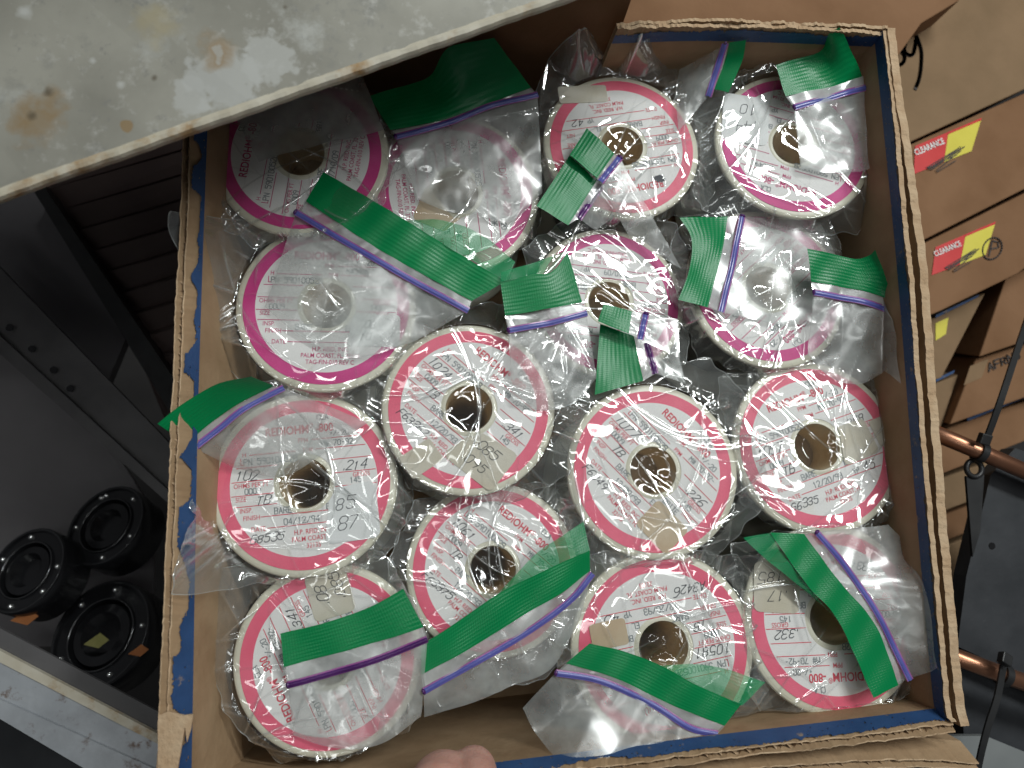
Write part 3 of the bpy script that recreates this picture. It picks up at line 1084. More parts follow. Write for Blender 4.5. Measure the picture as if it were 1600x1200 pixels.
POUCH = {
    'a': [(302, 180), (318, 290), (332, 352), (400, 388), (480, 376), (590, 340), (632, 240), (600, 150), (480, 100), (360, 140)],
    'b': [(592, 210), (700, 160), (838, 150), (852, 290), (838, 380), (782, 414), (690, 404), (600, 350)],
    'c': [(826, 160), (858, 96), (905, 34, .086), (955, 84), (1004, 52, .086), (1060, 84), (1136, 104), (1130, 230), (1105, 335), (980, 356), (852, 330), (836, 230)],
    'd': [(1080, 150), (1200, 96), (1330, 100), (1378, 215), (1368, 320), (1338, 368), (1180, 358), (1094, 330), (1062, 230)],
    'e': [(262, 328, .090), (410, 350), (560, 330), (652, 400), (662, 520), (622, 592), (520, 628), (400, 604), (318, 560), (284, 440, .075)],
    'f': [(815, 390), (882, 345), (930, 335), (1058, 350), (1086, 440), (1072, 570), (960, 606), (850, 560), (832, 470)],
    'g': [(1050, 360), (1150, 316), (1290, 340), (1332, 450), (1308, 560), (1200, 592), (1090, 560), (1042, 470)],
    'h': [(598, 512), (690, 492), (770, 470), (890, 500), (925, 620), (892, 740), (790, 792), (640, 764), (584, 650)],
    'i': [(318, 650), (400, 596), (480, 592), (608, 590), (640, 690), (648, 790), (620, 850), (560, 902), (430, 908), (262, 934, .089), (308, 786, .078)],
    'j': [(864, 610), (990, 575), (1110, 560), (1186, 640), (1200, 780), (1110, 880), (960, 888), (872, 850), (866, 720)],
    'k': [(1120, 590), (1200, 550), (1400, 570), (1428, 640), (1424, 790), (1350, 832), (1190, 816), (1142, 770)],
    'l': [(604, 880), (648, 782), (760, 746), (890, 760), (930, 850), (925, 1000), (850, 1060), (690, 1100), (620, 1000)],
    'm': [(318, 900), (420, 866), (600, 858), (660, 960), (668, 1085), (640, 1140), (560, 1172), (440, 1192), (360, 1130), (308, 990)],
    'n': [(872, 880), (1000, 846), (1150, 868), (1236, 960), (1230, 1090), (1195, 1138), (1030, 1176), (880, 1110), (862, 980)],
    'o': [(1142, 850), (1280, 812), (1420, 832), (1472, 940), (1474, 1050), (1380, 1104), (1212, 1142), (1152, 1060)],
}


def inside_box(x, y, z):
    """keep film that lies below the rim on the inner side of the right and near walls"""
    rr = np.array(sorted([tuple(p[:2]) for p in R_mid], key=lambda p: p[1]))
    x = np.where(z < H + .001, np.minimum(x, np.interp(y, rr[:, 1], rr[:, 0]) - .0008), x)
    bb = np.array(sorted([tuple(p[:2]) for p in B_mid], key=lambda p: p[0]))
    y = np.where(z < 0.072, np.maximum(y, np.interp(x, bb[:, 0], bb[:, 1]) + .0008), y)
    return x, y


def set_crease_glint(o, vals):
    a = o.data.attributes.new('crease', 'FLOAT', 'POINT')  # white lines along folds, painted glints for the film material
    a.data.foreach_set('value', np.clip(vals, 0, 1).astype(np.float32))


def pouch(cfg, parent):
    k = cfg['k']
    rng = np.random.RandomState(ord(k) * 13 + 8)
    c, R = cfg['C'], cfg['Rm']
    poly = []
    for q in POUCH[k]:
        z = q[2] if len(q) > 2 else cfg['z'] - 0.005 + rng.uniform(-.008, .006)
        poly.append(P(q[0], q[1], z))
    poly = np.array(poly)
    NP, NT = 400, 120
    phi = np.linspace(-math.pi, math.pi, NP, endpoint=False)
    rho, ze = np.zeros(NP), np.zeros(NP)
    n = len(poly)
    for i, a in enumerate(phi):
        d = np.array([math.cos(a), math.sin(a)])
        best = None
        for j in range(n):
            p, q = poly[j], poly[(j + 1) % n]
            e = q[:2] - p[:2]
            den = d[0] * e[1] - d[1] * e[0]
            if abs(den) < 1e-12:
                continue
            w_ = p[:2] - c[:2]
            t = (w_[0] * e[1] - w_[1] * e[0]) / den
            u = (w_[0] * d[1] - w_[1] * d[0]) / den
            if t > 0 and -1e-6 <= u <= 1 + 1e-6 and (best is None or t > best[0]):
                best = (t, p[2] * (1 - u) + q[2] * u)
        rho[i], ze[i] = best if best else (R * 1.05, c[2] - .01)
    rho = np.maximum(rho, R * 1.015)
    t = np.linspace(0.001, 1, NT)
    PH, T = np.meshgrid(phi, t, indexing='ij')
    RHO = rho[:, None]
    wob = 1 + 0.012 * np.sin(PH * 17 + rng.rand() * 6) * T ** 6 + 0.010 * np.sin(PH * 29 + rng.rand() * 6) * T ** 6
    r = RHO * T * wob
    x, y = c[0] + r * np.cos(PH), c[1] + r * np.sin(PH)
    pz = plane_z(cfg, x, y)
    edge = plane_z(cfg, c[0] + R * np.cos(PH), c[1] + R * np.sin(PH))
    s = np.clip((r - R * 1.0) / np.maximum(RHO - R * 1.0, 1e-4), 0, 1)
    base = np.where(r < R, pz, edge * (1 - s) + ze[:, None] * s) + 0.0015 * (1 - s * 0.6)
    mask = np.zeros_like(x)
    f = folds(x, y, rng, 16, c, R * 1.05, 0.10, 0.030, mask=mask)
    f += folds(x, y, rng, 12, c, R * 1.1, 0.12, 0.012, 0.0002)
    f += ridges(x, y, rng, 5, c, R * 1.05, 0.0007, 0.0014, 0.026, mask)
    f += ridges(x, y, rng, 4, c, R * 0.95, 0.0006, 0.0010, 0.040, mask)
    m2 = np.zeros_like(x)
    ow = np.clip((r / R - 0.90) / 0.1, 0, 1)
    f += ridges(x, y, rng, 26, c, R * 1.3, 0.0018, 0.0013, 0.022, m2) * ow
    mask = np.maximum(mask, m2 * ow)
    outer = folds(x, y, rng, 34, c, R * 1.25, 0.26, 0.012, 0.0002)
    for _ in range(26):                               # tight pleats where the film is pulled round the rim
        a = rng.rand() * 2 * math.pi
        dphi = (PH - a + math.pi) % (2 * math.pi) - math.pi + (r / R - 1) * rng.uniform(-.6, .6)
        wn = np.exp(-((r / R - rng.uniform(1.0, 1.2)) / rng.uniform(.06, .2)) ** 2)
        outer += rng.uniform(.0006, .0022) * np.exp(-np.abs(dphi * R) / 0.0009) * wn
        mask = np.maximum(mask, rng.uniform(.2, .8) * np.exp(-(dphi * R / 0.0005) ** 2) * np.clip(wn * 1.5 - .4, 0, 1) * np.clip((r / R - 0.95) / 0.05, 0, 1))
    z = base + f + outer * np.clip((r / R - 0.96) / 0.10, 0, 1) * np.where(s < 1, 1, 1)
    z = np.where(r < R * 1.01, pz + 0.0008 + np.abs(z - pz - 0.0008), z)
    hole = r < 0.29 * R
    z = np.where(hole, z - 0.0012 * np.clip((0.29 * R - r) / (0.1 * R), 0, 1), z)
    x, y = inside_box(x, y, z)
    V = np.stack([x, y, z], -1).reshape(-1, 3)
    F, Mi = [], []
    for i in range(NP):
        j = (i + 1) % NP
        for q in range(NT - 1):
            F.append((i * NT + q, j * NT + q, j * NT + q + 1, i * NT + q + 1))
            Mi.append(1 if q >= NT - 2 else (2 if r[i, q] > R * 1.0 else 0))
    k0 = len(V)
    V = np.vstack([V, [[c[0], c[1], z[:, 0].mean()]]])
    for i in range(NP):
        F.append((k0, i * NT, ((i + 1) % NP) * NT))
        Mi.append(0)
    glint_attr = np.append(mask.reshape(-1), 0.0)
    o = mesh_obj('pouch_film', V, F, [MT['film'], MT['seam'], MT['loose']], parent, Mi, smooth=True)
    set_crease_glint(o, glint_attr)
    return o


def patch(name, rows, zs, cfg, m, parent, nu=60, nv=24, ripple=0.0004, seed=0, crease=0.0, K=10, min_gap=None, floor=None):
    """a strip of bag film lofted through photo polylines that each lie zs (metres) over the spool's plane"""
    rng = np.random.RandomState(seed)
    RR = []
    for row, dz in zip(rows, zs):
        q = resample([(*t, 0.0)[:3] for t in row], nu)
        pts = []
        for (px, py, ex) in q:
            p0 = P(px, py, cfg['z'])
            zz = np.clip(plane_z(cfg, p0[0], p0[1]), cfg['z'] - .008, cfg['z'] + .008)
            pts.append(P(px, py, zz + dz + ex))
        RR.append(np.array(pts))
    RR = np.array(RR)                                # rows, nu, 3
    tv = np.linspace(0, len(rows) - 1, nv)
    G = np.zeros((nu, nv, 3))
    for j, tq in enumerate(tv):
        i = min(int(tq), len(rows) - 2)
        u = tq - i
        G[:, j] = RR[i] * (1 - u) + RR[i + 1] * u
    x, y = G[:, :, 0], G[:, :, 1]
    cc = G.reshape(-1, 3).mean(0)
    rad = np.linalg.norm(G.reshape(-1, 3)[:, :2] - cc[:2], axis=1).max()
    G[:, :, 2] += ripple * np.sin(x * 190 + y * 130 + seed) + ripple * 0.6 * np.sin(x * 320 - y * 270 + seed * 2)
    mask = np.zeros_like(x)
    if crease:
        G[:, :, 2] += folds(x, y, rng, K // 2, cc, rad, crease, 0.02, mask=mask) + folds(x, y, rng, K // 2, cc, rad, crease, 0.02) + folds(x, y, rng, K * 2, cc, rad, crease * .7, 0.008, .0002)
    if floor is not None:
        G[:, :, 2] = np.maximum(G[:, :, 2], floor)
    if name != 'green_band':
        G[:, :, 0], G[:, :, 1] = inside_box(G[:, :, 0], G[:, :, 1], G[:, :, 2])
    uu, vv = np.meshgrid(np.linspace(0, 1, nu), np.linspace(0, 1, nv), indexing='ij')
    ln = np.linalg.norm(np.diff(RR[0], axis=0), axis=1).sum() / 0.05
    uv = np.stack([uu * ln, vv], -1).reshape(-1, 2)
    F = grid_faces(nu, nv)
    Mi = None
    if isinstance(m, list):
        Mi = []
        for i in range(nu - 1):
            for j in range(nv - 1):
                Mi.append(1 if (i == 0 or i == nu - 2 or j == nv - 2) else (2 if len(m) > 2 and tv[j] < 0.97 else 0))
    o = mesh_obj(name, G.reshape(-1, 3), F, m, parent, Mi, smooth=True, uvs=uv)
    if crease:
        set_crease_glint(o, mask.reshape(-1) * 0.7)
    return o


def zipper(line, cfg, dz, wpx, parent, dark=False, seed=0, knob=True):
    q = resample([(*t, 0.0)[:3] for t in line], 70)
    pts = []
    for (px, py, ex) in q:
        p0 = P(px, py, cfg['z'])
        zz = np.clip(plane_z(cfg, p0[0], p0[1]), cfg['z'] - .008, cfg['z'] + .008)
        pts.append(P(px, py, zz + dz + ex))
    pts = np.array(pts)
    pts[:, 2] += 0.0003 * np.sin(np.arange(70) * .2 + seed)
    wm = wpx * depth(pts[35]) / F_PX
    prof = [(-.5, 0), (-.42, .32), (-.30, .10), (-.24, .30), (-.05, .46), (.15, .40), (.26, .28), (.32, .10), (.42, .30), (.5, 0)]
    V, F, Mi = [], [], []
    T = np.gradient(pts, axis=0)
    T /= np.linalg.norm(T, axis=1)[:, None]
    for p, t in zip(pts, T):
        s = np.cross(t, [0, 0, 1.0])
        s /= np.linalg.norm(s)
        for a, h in prof:
            V.append(p + s * a * wm + np.array([0, 0, h * wm * 0.5 + 0.0003]))
    k = len(prof)
    mi_of = [1, 1, 0, 0, 0, 0, 0, 0, 1]
    for i in range(69):
        for j in range(k - 1):
            F.append((i * k + j, (i + 1) * k + j, (i + 1) * k + j + 1, i * k + j + 1))
            Mi.append(mi_of[j])
    o = mesh_obj('zip_seal', V, F, [MT['zip_dark' if dark else 'zip_blue'], MT['zip_purple']], parent, Mi, smooth=True)
    if knob:
        e = pts[0] + np.array([0, 0, 0.0006])
        s = np.cross(T[0], [0, 0, 1.0])
        v, f = lathe([(0.0, .0011), (.0007, .0009), (.0010, .0004), (.0009, -.0002), (0.0, -.0004)], 12)
        M = [T[0] * a * .9 + s * b * wm * 430 * 1.3 * 0.8 + np.array([0, 0, cc]) + e for a, b, cc in v]
        fix_normals(mesh_obj('seal_end', M, f, MT['zip_dark'], o, smooth=True))
    return o


FLAPS = {
    'a': [dict(O=[(345, 140), (420, 100), (540, 50)], I=[(360, 165), (430, 126), (550, 85)], Z=[(366, 180), (440, 142), (560, 102)],
               F=[(404, 252), (480, 230), (600, 204)], thin=None)],
    'b': [dict(O=[(577, 150), (640, 131), (674, 117), (702, 74, .012), (772, 60, .014)], I=[(610, 203), (660, 195), (705, 183), (770, 160), (830, 136)],
               Z=[(618, 214), (660, 204), (705, 190), (770, 165), (840, 148)], F=[(652, 312), (700, 330), (750, 338), (800, 345), (848, 300)], dz=(.014, .011, .010, .004))],
    'e': [dict(O=[(505, 268), (632, 343), (720, 398), (790, 440)], I=[(478, 315), (590, 388), (690, 445), (737, 470)],
               Z=[(462, 332), (540, 378), (630, 430), (732, 486)], F=[(414, 480), (470, 525), (550, 560), (645, 535)],
               thin=([(632, 343), (700, 346), (755, 368), (805, 410)], [(632, 343), (700, 387), (750, 415), (790, 440)]), dz=(.013, .011, .010, .004))],
    'c': [dict(O=[(1166, 62, .02), (1160, 95, .01), (1138, 145)], I=[(1140, 66, .02), (1133, 95, .01), (1116, 140)], Z=[(1132, 70, .02), (1122, 102, .01), (1106, 152)],
               F=[(1062, 108), (1056, 150), (1060, 205)], dz=(.012, .010, .009, .004))],
    'f': [dict(O=[(890, 243), (838, 322)], I=[(932, 283), (888, 352)], Z=[(940, 290), (904, 342)], F=[(975, 330), (930, 362)], dark=True, dz=(.019, .018, .0175, .010), knob=False),
          dict(O=[(917, 200), (890, 242)], I=[(960, 240), (933, 278)], Z=[(969, 246), (938, 285)], F=[(1065, 420), (985, 372)], dz=(.024, .023, .0225, .010))],
    'd': [dict(O=[(1212, 102), (1250, 90), (1284, 78, .006), (1296, 52, .018), (1312, 42, .022)], I=[(1228, 150), (1260, 144), (1290, 138), (1320, 130), (1348, 120)],
               Z=[(1240, 168), (1270, 160), (1300, 152), (1330, 143), (1357, 136)], F=[(1250, 265), (1290, 270), (1330, 270), (1360, 262), (1387, 216)],
               dz=(.017, .014, .013, .005))],
    'g': [dict(O=[(1062, 340), (1081, 375), (1077, 420), (1060, 468)], I=[(1137, 338), (1131, 380), (1119, 430), (1106, 481)],
               Z=[(1159, 338), (1149, 390), (1138, 440), (1126, 488)], F=[(1282, 346), (1312, 420), (1290, 495), (1228, 510)], rev=True, dz=(.008, .007, .007, .003))],
    'k': [dict(O=[(1262, 388), (1300, 396), (1335, 405), (1358, 399, .004), (1368, 390, .008)], I=[(1267, 440), (1310, 447), (1350, 455), (1380, 465), (1400, 478)],
               Z=[(1270, 457), (1310, 464), (1350, 472), (1385, 484), (1409, 502, .006)], F=[(1262, 555), (1300, 590), (1345, 600), (1390, 580, .004), (1428, 600, .016)],
               dz=(.020, .017, .016, .006))],
    'h': [dict(O=[(782, 440), (830, 430), (862, 424), (887, 394)], I=[(789, 493), (830, 487), (870, 480), (910, 472)],
               Z=[(794, 516), (830, 510), (870, 502), (917, 489)], F=[(800, 630), (850, 642), (900, 628), (932, 590)],
               thin=([(783, 426), (840, 408), (886, 392)], [(782, 441), (830, 431), (864, 424)]), dz=(.016, .013, .012, .004))],
    'j': [dict(O=[(938, 506), (929, 617)], I=[(990, 525), (1005, 595)], Z=[(1010, 536), (1024, 584)], F=[(1062, 560), (1072, 600)], dark=True, dz=(.006, .006, .006, .004), knob=False),
          dict(O=[(943, 475), (934, 502)], I=[(988, 486), (982, 522)], Z=[(1009, 490), (1000, 531)], F=[(1060, 498), (1120, 570), (1136, 660)][0:1] + [(1062, 560)],
               dz=(.014, .013, .0125, .010)),
          ],
    'i': [dict(O=[(246, 662), (290, 628), (340, 600), (392, 588)], I=[(292, 693), (330, 660), (372, 632), (428, 603)],
               Z=[(304, 700), (342, 670), (387, 635), (444, 606)], F=[(362, 730), (440, 745), (510, 705), (575, 660)], dz=(.034, .022, .019, .004), floor=None)],
    'm': [dict(O=[(438, 990), (500, 975), (570, 952), (630, 920)], I=[(444, 1042), (520, 1022), (600, 1000), (662, 980)],
               Z=[(450, 1070), (520, 1051), (600, 1026), (668, 998)], F=[(458, 1150), (520, 1168), (590, 1165), (658, 1120)], dark=True, dz=(.010, .009, .008, .004))],
    'l': [dict(O=[(658, 1008), (720, 968), (780, 927), (850, 892), (921, 860)], I=[(658, 1055), (740, 1010), (820, 960), (880, 925), (922, 892)],
               Z=[(662, 1080), (740, 1036), (820, 990), (890, 938), (926, 896)], F=[(663, 1120), (740, 1097), (800, 1072), (863, 1042), (905, 965)],
               thin=([(780, 926), (835, 868), (880, 836), (912, 815)], [(780, 928), (830, 902), (880, 878), (922, 860)]), dz=(.015, .013, .012, .008))],
    'n': [dict(O=[(921, 1005), (975, 1018), (1033, 1040), (1092, 1072), (1159, 1101)], I=[(885, 1037), (963, 1060), (1048, 1101), (1132, 1134)],
               Z=[(868, 1051), (940, 1064), (1019, 1100), (1077, 1136), (1121, 1147)], F=[(817, 1107), (840, 1150), (890, 1200, .013), (975, 1212, .013), (1040, 1188, .009)],
               thin=([(1033, 1040), (1080, 1038), (1130, 1044), (1197, 1067)], [(1033, 1041), (1070, 1060), (1110, 1082), (1159, 1102)]), dz=(.016, .015, .014, .008))],
    'o': [dict(O=[(1203, 832), (1262, 915), (1310, 970), (1364, 1090)], I=[(1256, 834), (1310, 907), (1367, 976), (1405, 1071)],
               Z=[(1275, 831), (1323, 888), (1373, 964), (1421, 1062)], F=[(1389, 820), (1437, 869), (1472, 915, .014), (1476, 1043, .018)], rev=True,
               thin=([(1161, 840), (1190, 868), (1245, 912), (1300, 958)], [(1203, 833), (1240, 880), (1275, 930), (1308, 968)]), dz=(.013, .012, .012, .007))],
}
BAGLAB = {
    'a': 'clear zip bag with grey frosted flap, half hidden under the metal shelf',
    'b': 'clear zip bag with shaded dark green band standing by the folded back flap',
    'c': 'crumpled clear zip bag whose narrow green strip stands against the blue back rim',
    'd': 'clear zip bag with bright green torn band in the far right corner',
    'e': 'clear zip bag with long green band and blue seal slanting across the left spools',
    'f': 'clear zip bag whose short green band is folded double below the ink blotted spool',
    'g': 'clear zip bag with upright green band left of a milky veiled spool hole',
    'h': 'clear zip bag with ribbed green band and hanging frosted flap in the middle',
    'i': 'clear zip bag whose green band lies over the left rim of the carton',
    'j': 'clear zip bag with small doubled green band above the .226 spool',
    'k': 'clear zip bag with green band and curved blue seal leaning on the right wall',
    'l': 'clear zip bag with wide green band rising towards the right over the 1061 spool',
    'm': 'clear zip bag with dotted green band and dark purple seal in the near left corner',
    'n': 'clear zip bag with dark green band and baggy frosted flap reaching over the near wall',
    'o': 'clear zip bag with dotted green band running steeply down in the near right corner',
}
for s in SPOOLS:
    k = s['k']
    bag = empty('zip_bag', BAGLAB[k], 'plastic bag', (0, 0, 0), 'zip bags around the wire spools')
    pouch(s, bag)
    for q, fd in enumerate(FLAPS[k]):
        dz = fd.get('dz', (.010, .008, .007, .004))
        sd = ord(k) * 3 + q
        patch('green_band', [fd['O'], fd['I']], (dz[0], dz[1]), s, MT['green'], bag, 70, 14, 0.0004, sd)
        patch('flap_film', [fd['I'], fd['Z'], fd['F']], (dz[1] - .0003, dz[2], dz[3]), s, [MT['flap'], MT['seam'], MT['milky']], bag, 80, 60, 0.0004, sd + 50, crease=0.085, K=14)
        zipper(fd['Z'], s, dz[2] + .0004, 11, bag, fd.get('dark', False), sd, fd.get('knob', True))
        if fd.get('thin'):
            patch('single_green_film', list(fd['thin']), (dz[0] - .002, dz[0] - .0004), s, MT['green_thin'], bag, 60, 14, 0.0006, sd + 90)

# ------------------------------------------------------------------ metal shelf over the far left corner
ZS = 0.150
shelf = empty('metal_shelf', 'worn grey metal shelf board with rust stains and a chipped cream front edge', 'shelf')


def se(t, off=0.0):
    """points along the shelf's front edge in photo pixels"""
    a, b = np.array([-260.0, 392.0]), np.array([1120.0, -92.0])
    p = a + (b - a) * t
    return (p[0] + off * .33, p[1] + off)


edge = [P(*se(t), ZS) for t in np.linspace(0, 1, 60)]
for i, p in enumerate(edge):
    p += np.array([0, 0, 0.0004 * math.sin(i * .7)])
back = [P(x, y, ZS) for x, y in [(1120, -700), (-700, -700), (-700, 392)]]
v, f = prism(edge + back, 0.0035)
fix_normals(mesh_obj('shelf_plate', v, f, MT['shelf'], shelf))
ea, eb = np.array(edge[0]), np.array(edge[-1])
dirv = (eb - ea) / np.linalg.norm(eb - ea)
nrm = np.cross(dirv, [0, 0, 1.0])
if nrm[1] > 0:
    nrm = -nrm
V = []
N = 160
prof = [(-.0016, .0004), (.0002, .0010), (.0016, .0005), (.0022, -.0010), (.0020, -.0034), (.0004, -.0034), (-.0010, -.002)]
for i in range(N):
    p = ea + (eb - ea) * i / (N - 1)
    wv = 0.0003 * math.sin(i * .31) + 0.0002 * math.sin(i * 1.3)
    for a, h in prof:
        V.append(p + nrm * (a + wv) + np.array([0, 0, h + wv]))
k = len(prof)
F = []
for i in range(N - 1):
    for j in range(k):
        F.append((i * k + j, (i + 1) * k + j, (i + 1) * k + (j + 1) % k, i * k + (j + 1) % k))
F += [tuple(range(k))[::-1], tuple((N - 1) * k + j for j in range(k))]
fix_normals(mesh_obj('front_lip', V, F, MT['lip'], shelf))

# ------------------------------------------------------------------ things below, left


def slab(name, quad, z, thick, m, parent=None, zs=None):
    pts = [P(x, y, (zs[i] if zs else z)) for i, (x, y) in enumerate(quad)]
    v, f = prism(pts, thick)
    return fix_normals(mesh_obj(name, v, f, m, parent))


# louvred panel
lou = empty('louvred_panel', 'dark brown louvred panel in the shadow left of the carton', 'panel')
slab('back_plate', [(40, 120), (420, 20), (420, 700), (300, 760)], -0.16, 0.006, MT['dark_panel'], lou)
V, F = [], []
for i in range(11):
    t = i / 10
    xa, ya = 55 + t * 215, 262 + t * 330
    xb, yb = 420, ya - (420 - xa) * 0.28
    hgt = 33 - 6 * t
    a, b = P(xa, ya, -.150), P(xb, yb, -.150)
    c_, d_ = P(xb, yb + hgt, -.158), P(xa + 20, ya + hgt, -.158)
    v, f = prism([a, b, c_, d_], 0.003)
    k0 = len(V)
    V += v
    F += [tuple(k0 + q for q in ff) for ff in f]
fix_normals(mesh_obj('slats', V, F, MT['dark_panel'], lou))
post = slab('upright_post', [(46, 288), (62, 282), (310, 648), (300, 700)], -0.135, 0.02, MT['black_rubber'])
tag(post, 'black upright edge strip along the louvred panel, slanting down to the carton', 'post')
gp = slab('metal_sheet', [(-120, 250), (48, 285), (200, 520), (150, 640), (-120, 420)], -0.17, 0.01, MT['grey_panel'])
tag(gp, 'plain dark grey panel under the shelf at the left', 'panel')
rail = empty('shelf_rail', 'dark grey perforated rail running diagonally under the left wall of the carton', 'rail')
slab('rail_face', [(-60, 365), (-10, 408), (330, 760), (300, 800), (-60, 470)], -0.105, 0.004, MT['dark_steel'], rail)
slab('rail_flange', [(-60, 470), (300, 800), (292, 812), (-60, 500)], -0.1, 0.012, MT['dark_steel'], rail)
for (x, y) in [(15, 512), (50, 545), (84, 578), (110, 607)]:
    v, f = lathe([(0.0, .0004), (.0024, .0004), (.0024, -.0002)], 16)
    c0 = P(x, y, -.1025)
    mesh_obj('slot_hole', [np.array(q) + c0 for q in v], f, MT['black'], rail)
wp = slab('metal_sheet', [(-100, 480), (10, 520), (170, 690), (240, 800), (240, 1010), (-100, 1010)], -0.22, 0.004, MT['pale_sheet'])
tag(wp, 'pale grey sheet behind the black pulleys at the left', 'sheet')


def wheel(name, c, r, z, tilt, label, seed):
    m = empty(name, label, 'pulley', P(*c, z), 'black pulleys lying under the shelf')
    rr = r * depth(P(*c, z)) / F_PX
    m.rotation_euler = tilt
    v, f = lathe([(rr * .62, 0), (rr * .64, .0025), (rr * .66, .0025), (rr * .68, .001), (rr * .90, .001), (rr * .92, .0028), (rr * .98, .0028), (rr, .0015), (rr, -.010), (rr * .97, -.012), (rr * .97, -.024), (rr * .62, -.024)], 72, True)
    fix_normals(mesh_obj('rim', v, f, MT['black'], m, smooth=True)).modifiers.new('s', 'EDGE_SPLIT').split_angle = R_(50)
    v, f = lathe([(0.0, -.004), (rr * .30, -.004), (rr * .40, .002), (rr * .56, .001), (rr * .60, -.006), (rr * .60, -.02)], 72)
    fix_normals(mesh_obj('hub', v, f, MT['black'], m, smooth=True)).modifiers.new('s', 'EDGE_SPLIT').split_angle = R_(50)
    for ra in (.655, .955):
        v, f = lathe([(rr * (ra - .012), .0026), (rr * ra, .0031), (rr * (ra + .012), .0026)], 72)
        fix_normals(mesh_obj('bright_ring', v, f, MT['dark_chrome'], m, smooth=True))
    rng = random.Random(seed)
    for i in range(6):
        a = i * math.pi / 3 + rng.random()
        v, f = lathe([(0.0, .0022), (.0013, .0018), (.002, 0.0), (.002, -.003)], 14)
        fix_normals(mesh_obj('bolt', [(q[0] + rr * .82 * math.cos(a), q[1] + rr * .82 * math.sin(a), q[2] + .0012) for q in v], f, MT['chrome'], m, smooth=True))
    return m


wheel('black_pulley', (44, 892), 68, -.13, (R_(-22), R_(-20), 0), 'black pulley at the left edge with bright bolts and a shiny hub ring', 1)
wheel('black_pulley', (168, 822), 66, -.15, (R_(-24), R_(-20), 0), 'black pulley in deep shadow beside the carton, furthest back of the pulleys', 2)
wheel('black_pulley', (160, 992), 84, -.14, (R_(-22), R_(-18), 0), 'large black pulley with an orange slip in its hub, just above the grey rail', 3)
for c, sz, mt, lb in [((150, 1003), 20, 'olive', 'olive yellow paper slip lying inside the large black pulley'), ((216, 1018), 16, 'orange', 'orange paper scrap beside the large black pulley'),
                      ((38, 966), 22, 'orange', 'orange brown paper scrap under the leftmost black pulley')]:
    pts = [(c[0] - sz, c[1] + 4), (c[0] + sz * .3, c[1] - sz * .7), (c[0] + sz, c[1] - 3), (c[0] + sz * .2, c[1] + sz * .5)]
    tag(slab('paper_scrap', pts, -.122, 0.0006, MT[mt]), lb, 'paper scrap')
sh = empty('shelf_edge', 'pale grey chipped metal shelf edge at the near left, passing under the carton', 'rail')
slab('upper_face', [(-60, 950), (300, 1140), (330, 1230), (-60, 1020)], -0.046, 0.002, MT['dark_steel'], sh, zs=None)
slab('edge_bead', [(-60, 985), (300, 1175), (300, 1190), (-60, 1004)], -0.043, 0.003, MT['lip'], sh)
slab('front_face', [(-60, 1003), (300, 1188), (300, 1300), (-60, 1068)], -0.044, 0.003, MT['steel'], sh)
slab('lower_bead', [(-60, 1066), (300, 1228), (300, 1300), (-60, 1088)], -0.042, 0.004, MT['steel'], sh)
dk = slab('dark_bin', [(-100, 1060), (420, 1330), (420, 1400), (-100, 1400)], -0.12, 0.03, MT['black_plate'])
tag(dk, 'dark bin below the pale shelf edge at the near left', 'bin')

# ------------------------------------------------------------------ things to the right: stacked cartons


def carton(quad, z, m, label, dep=0.16, fl=True):
    root = empty('stacked_carton', label, 'box', P(*quad[0], z), 'cartons stacked beside the open carton')
    base = P(*quad[0], z)
    pts = [P(x, y, z) for x, y in quad]
    d = np.array([0.25, 0.25, -1.0])
    d /= np.linalg.norm(d)
    v, f = prism([p - base for p in pts], dep, d)
    o = fix_normals(mesh_obj('carton_body', v, f, m, root))
    bevel(o, 0.0012)
    return root, base


def on_carton(root, base, name, pts, z, m, lift, thick=0.0003, lab=None):
    v, f = prism([P(x, y, z + lift) - base for x, y in pts], thick)
    return fix_normals(mesh_obj(name, v, f, m, root))


def clearance(root, base, q, z, sx=1.0, words=True):
    """red and yellow sticker: q = top-left, top-right, bottom-right, bottom-left (pixels)"""
    tl, tr, br, bl = [np.array(t, float) for t in q]
    mt_, mb = tl * .5 + tr * .5, bl * .48 + br * .52
    o = on_carton(root, base, 'clearance_sticker', [tl, mt_, mb, bl], z, MT['red'], .0006)
    v, f = prism([P(*t, z + .0006) - base for t in (mt_ + (tr - tl) * .003, tr, br, mb + (tr - tl) * .003)], .0003)
    fix_normals(mesh_obj('yellow_half', v, f, MT['yellow'], o))
    v, f = prism([P(*t, z + .0009) - base for t in (mt_, tr, tr + (br - tr) * .08, mt_ + (mb - mt_) * .08)], .0002)
    fix_normals(mesh_obj('red_edge', v, f, MT['red'], o))
    ux = P(*mt_, z) - P(*tl, z)
    L = np.linalg.norm(ux)
    ux /= L
    uy = np.cross([0, 0, 1.0], ux)
    org = P(*(tl + (bl - tl) * .36 + (mt_ - tl) * .04), z + .0011) - base
    p = Print([MT['white']])
    p.font('CLEARANCE', 0, 0, L * .215, 0, 'LEFT', .02, .72)
    p.build('lettering', o, M=lambda t: org + ux * t[0] + uy * t[1])
    p = Print([MT['marker']])
    rng = random.Random(int(tl[0]))
    for (a, b, c_, d_) in [(.12, -.46, 1.25, -.30), (.2, -.52, 1.3, -.30), (.1, -.42, 1.1, -.28), (.3, -.60, 1.16, -.36), (.15, -.50, 1.2, -.26), (.3, -.64, .9, -.56), (.14, -.44, 1.0, -.42)]:
        p.quad((a * L, b * L * .9), (c_ * L, d_ * L * .9), L * .022, 0, z=rng.random() * 2e-5)
    p.build('marker_stroke', o, M=lambda t: org + ux * t[0] + uy * t[1] + np.array([0, 0, .0002 + t[2]]))


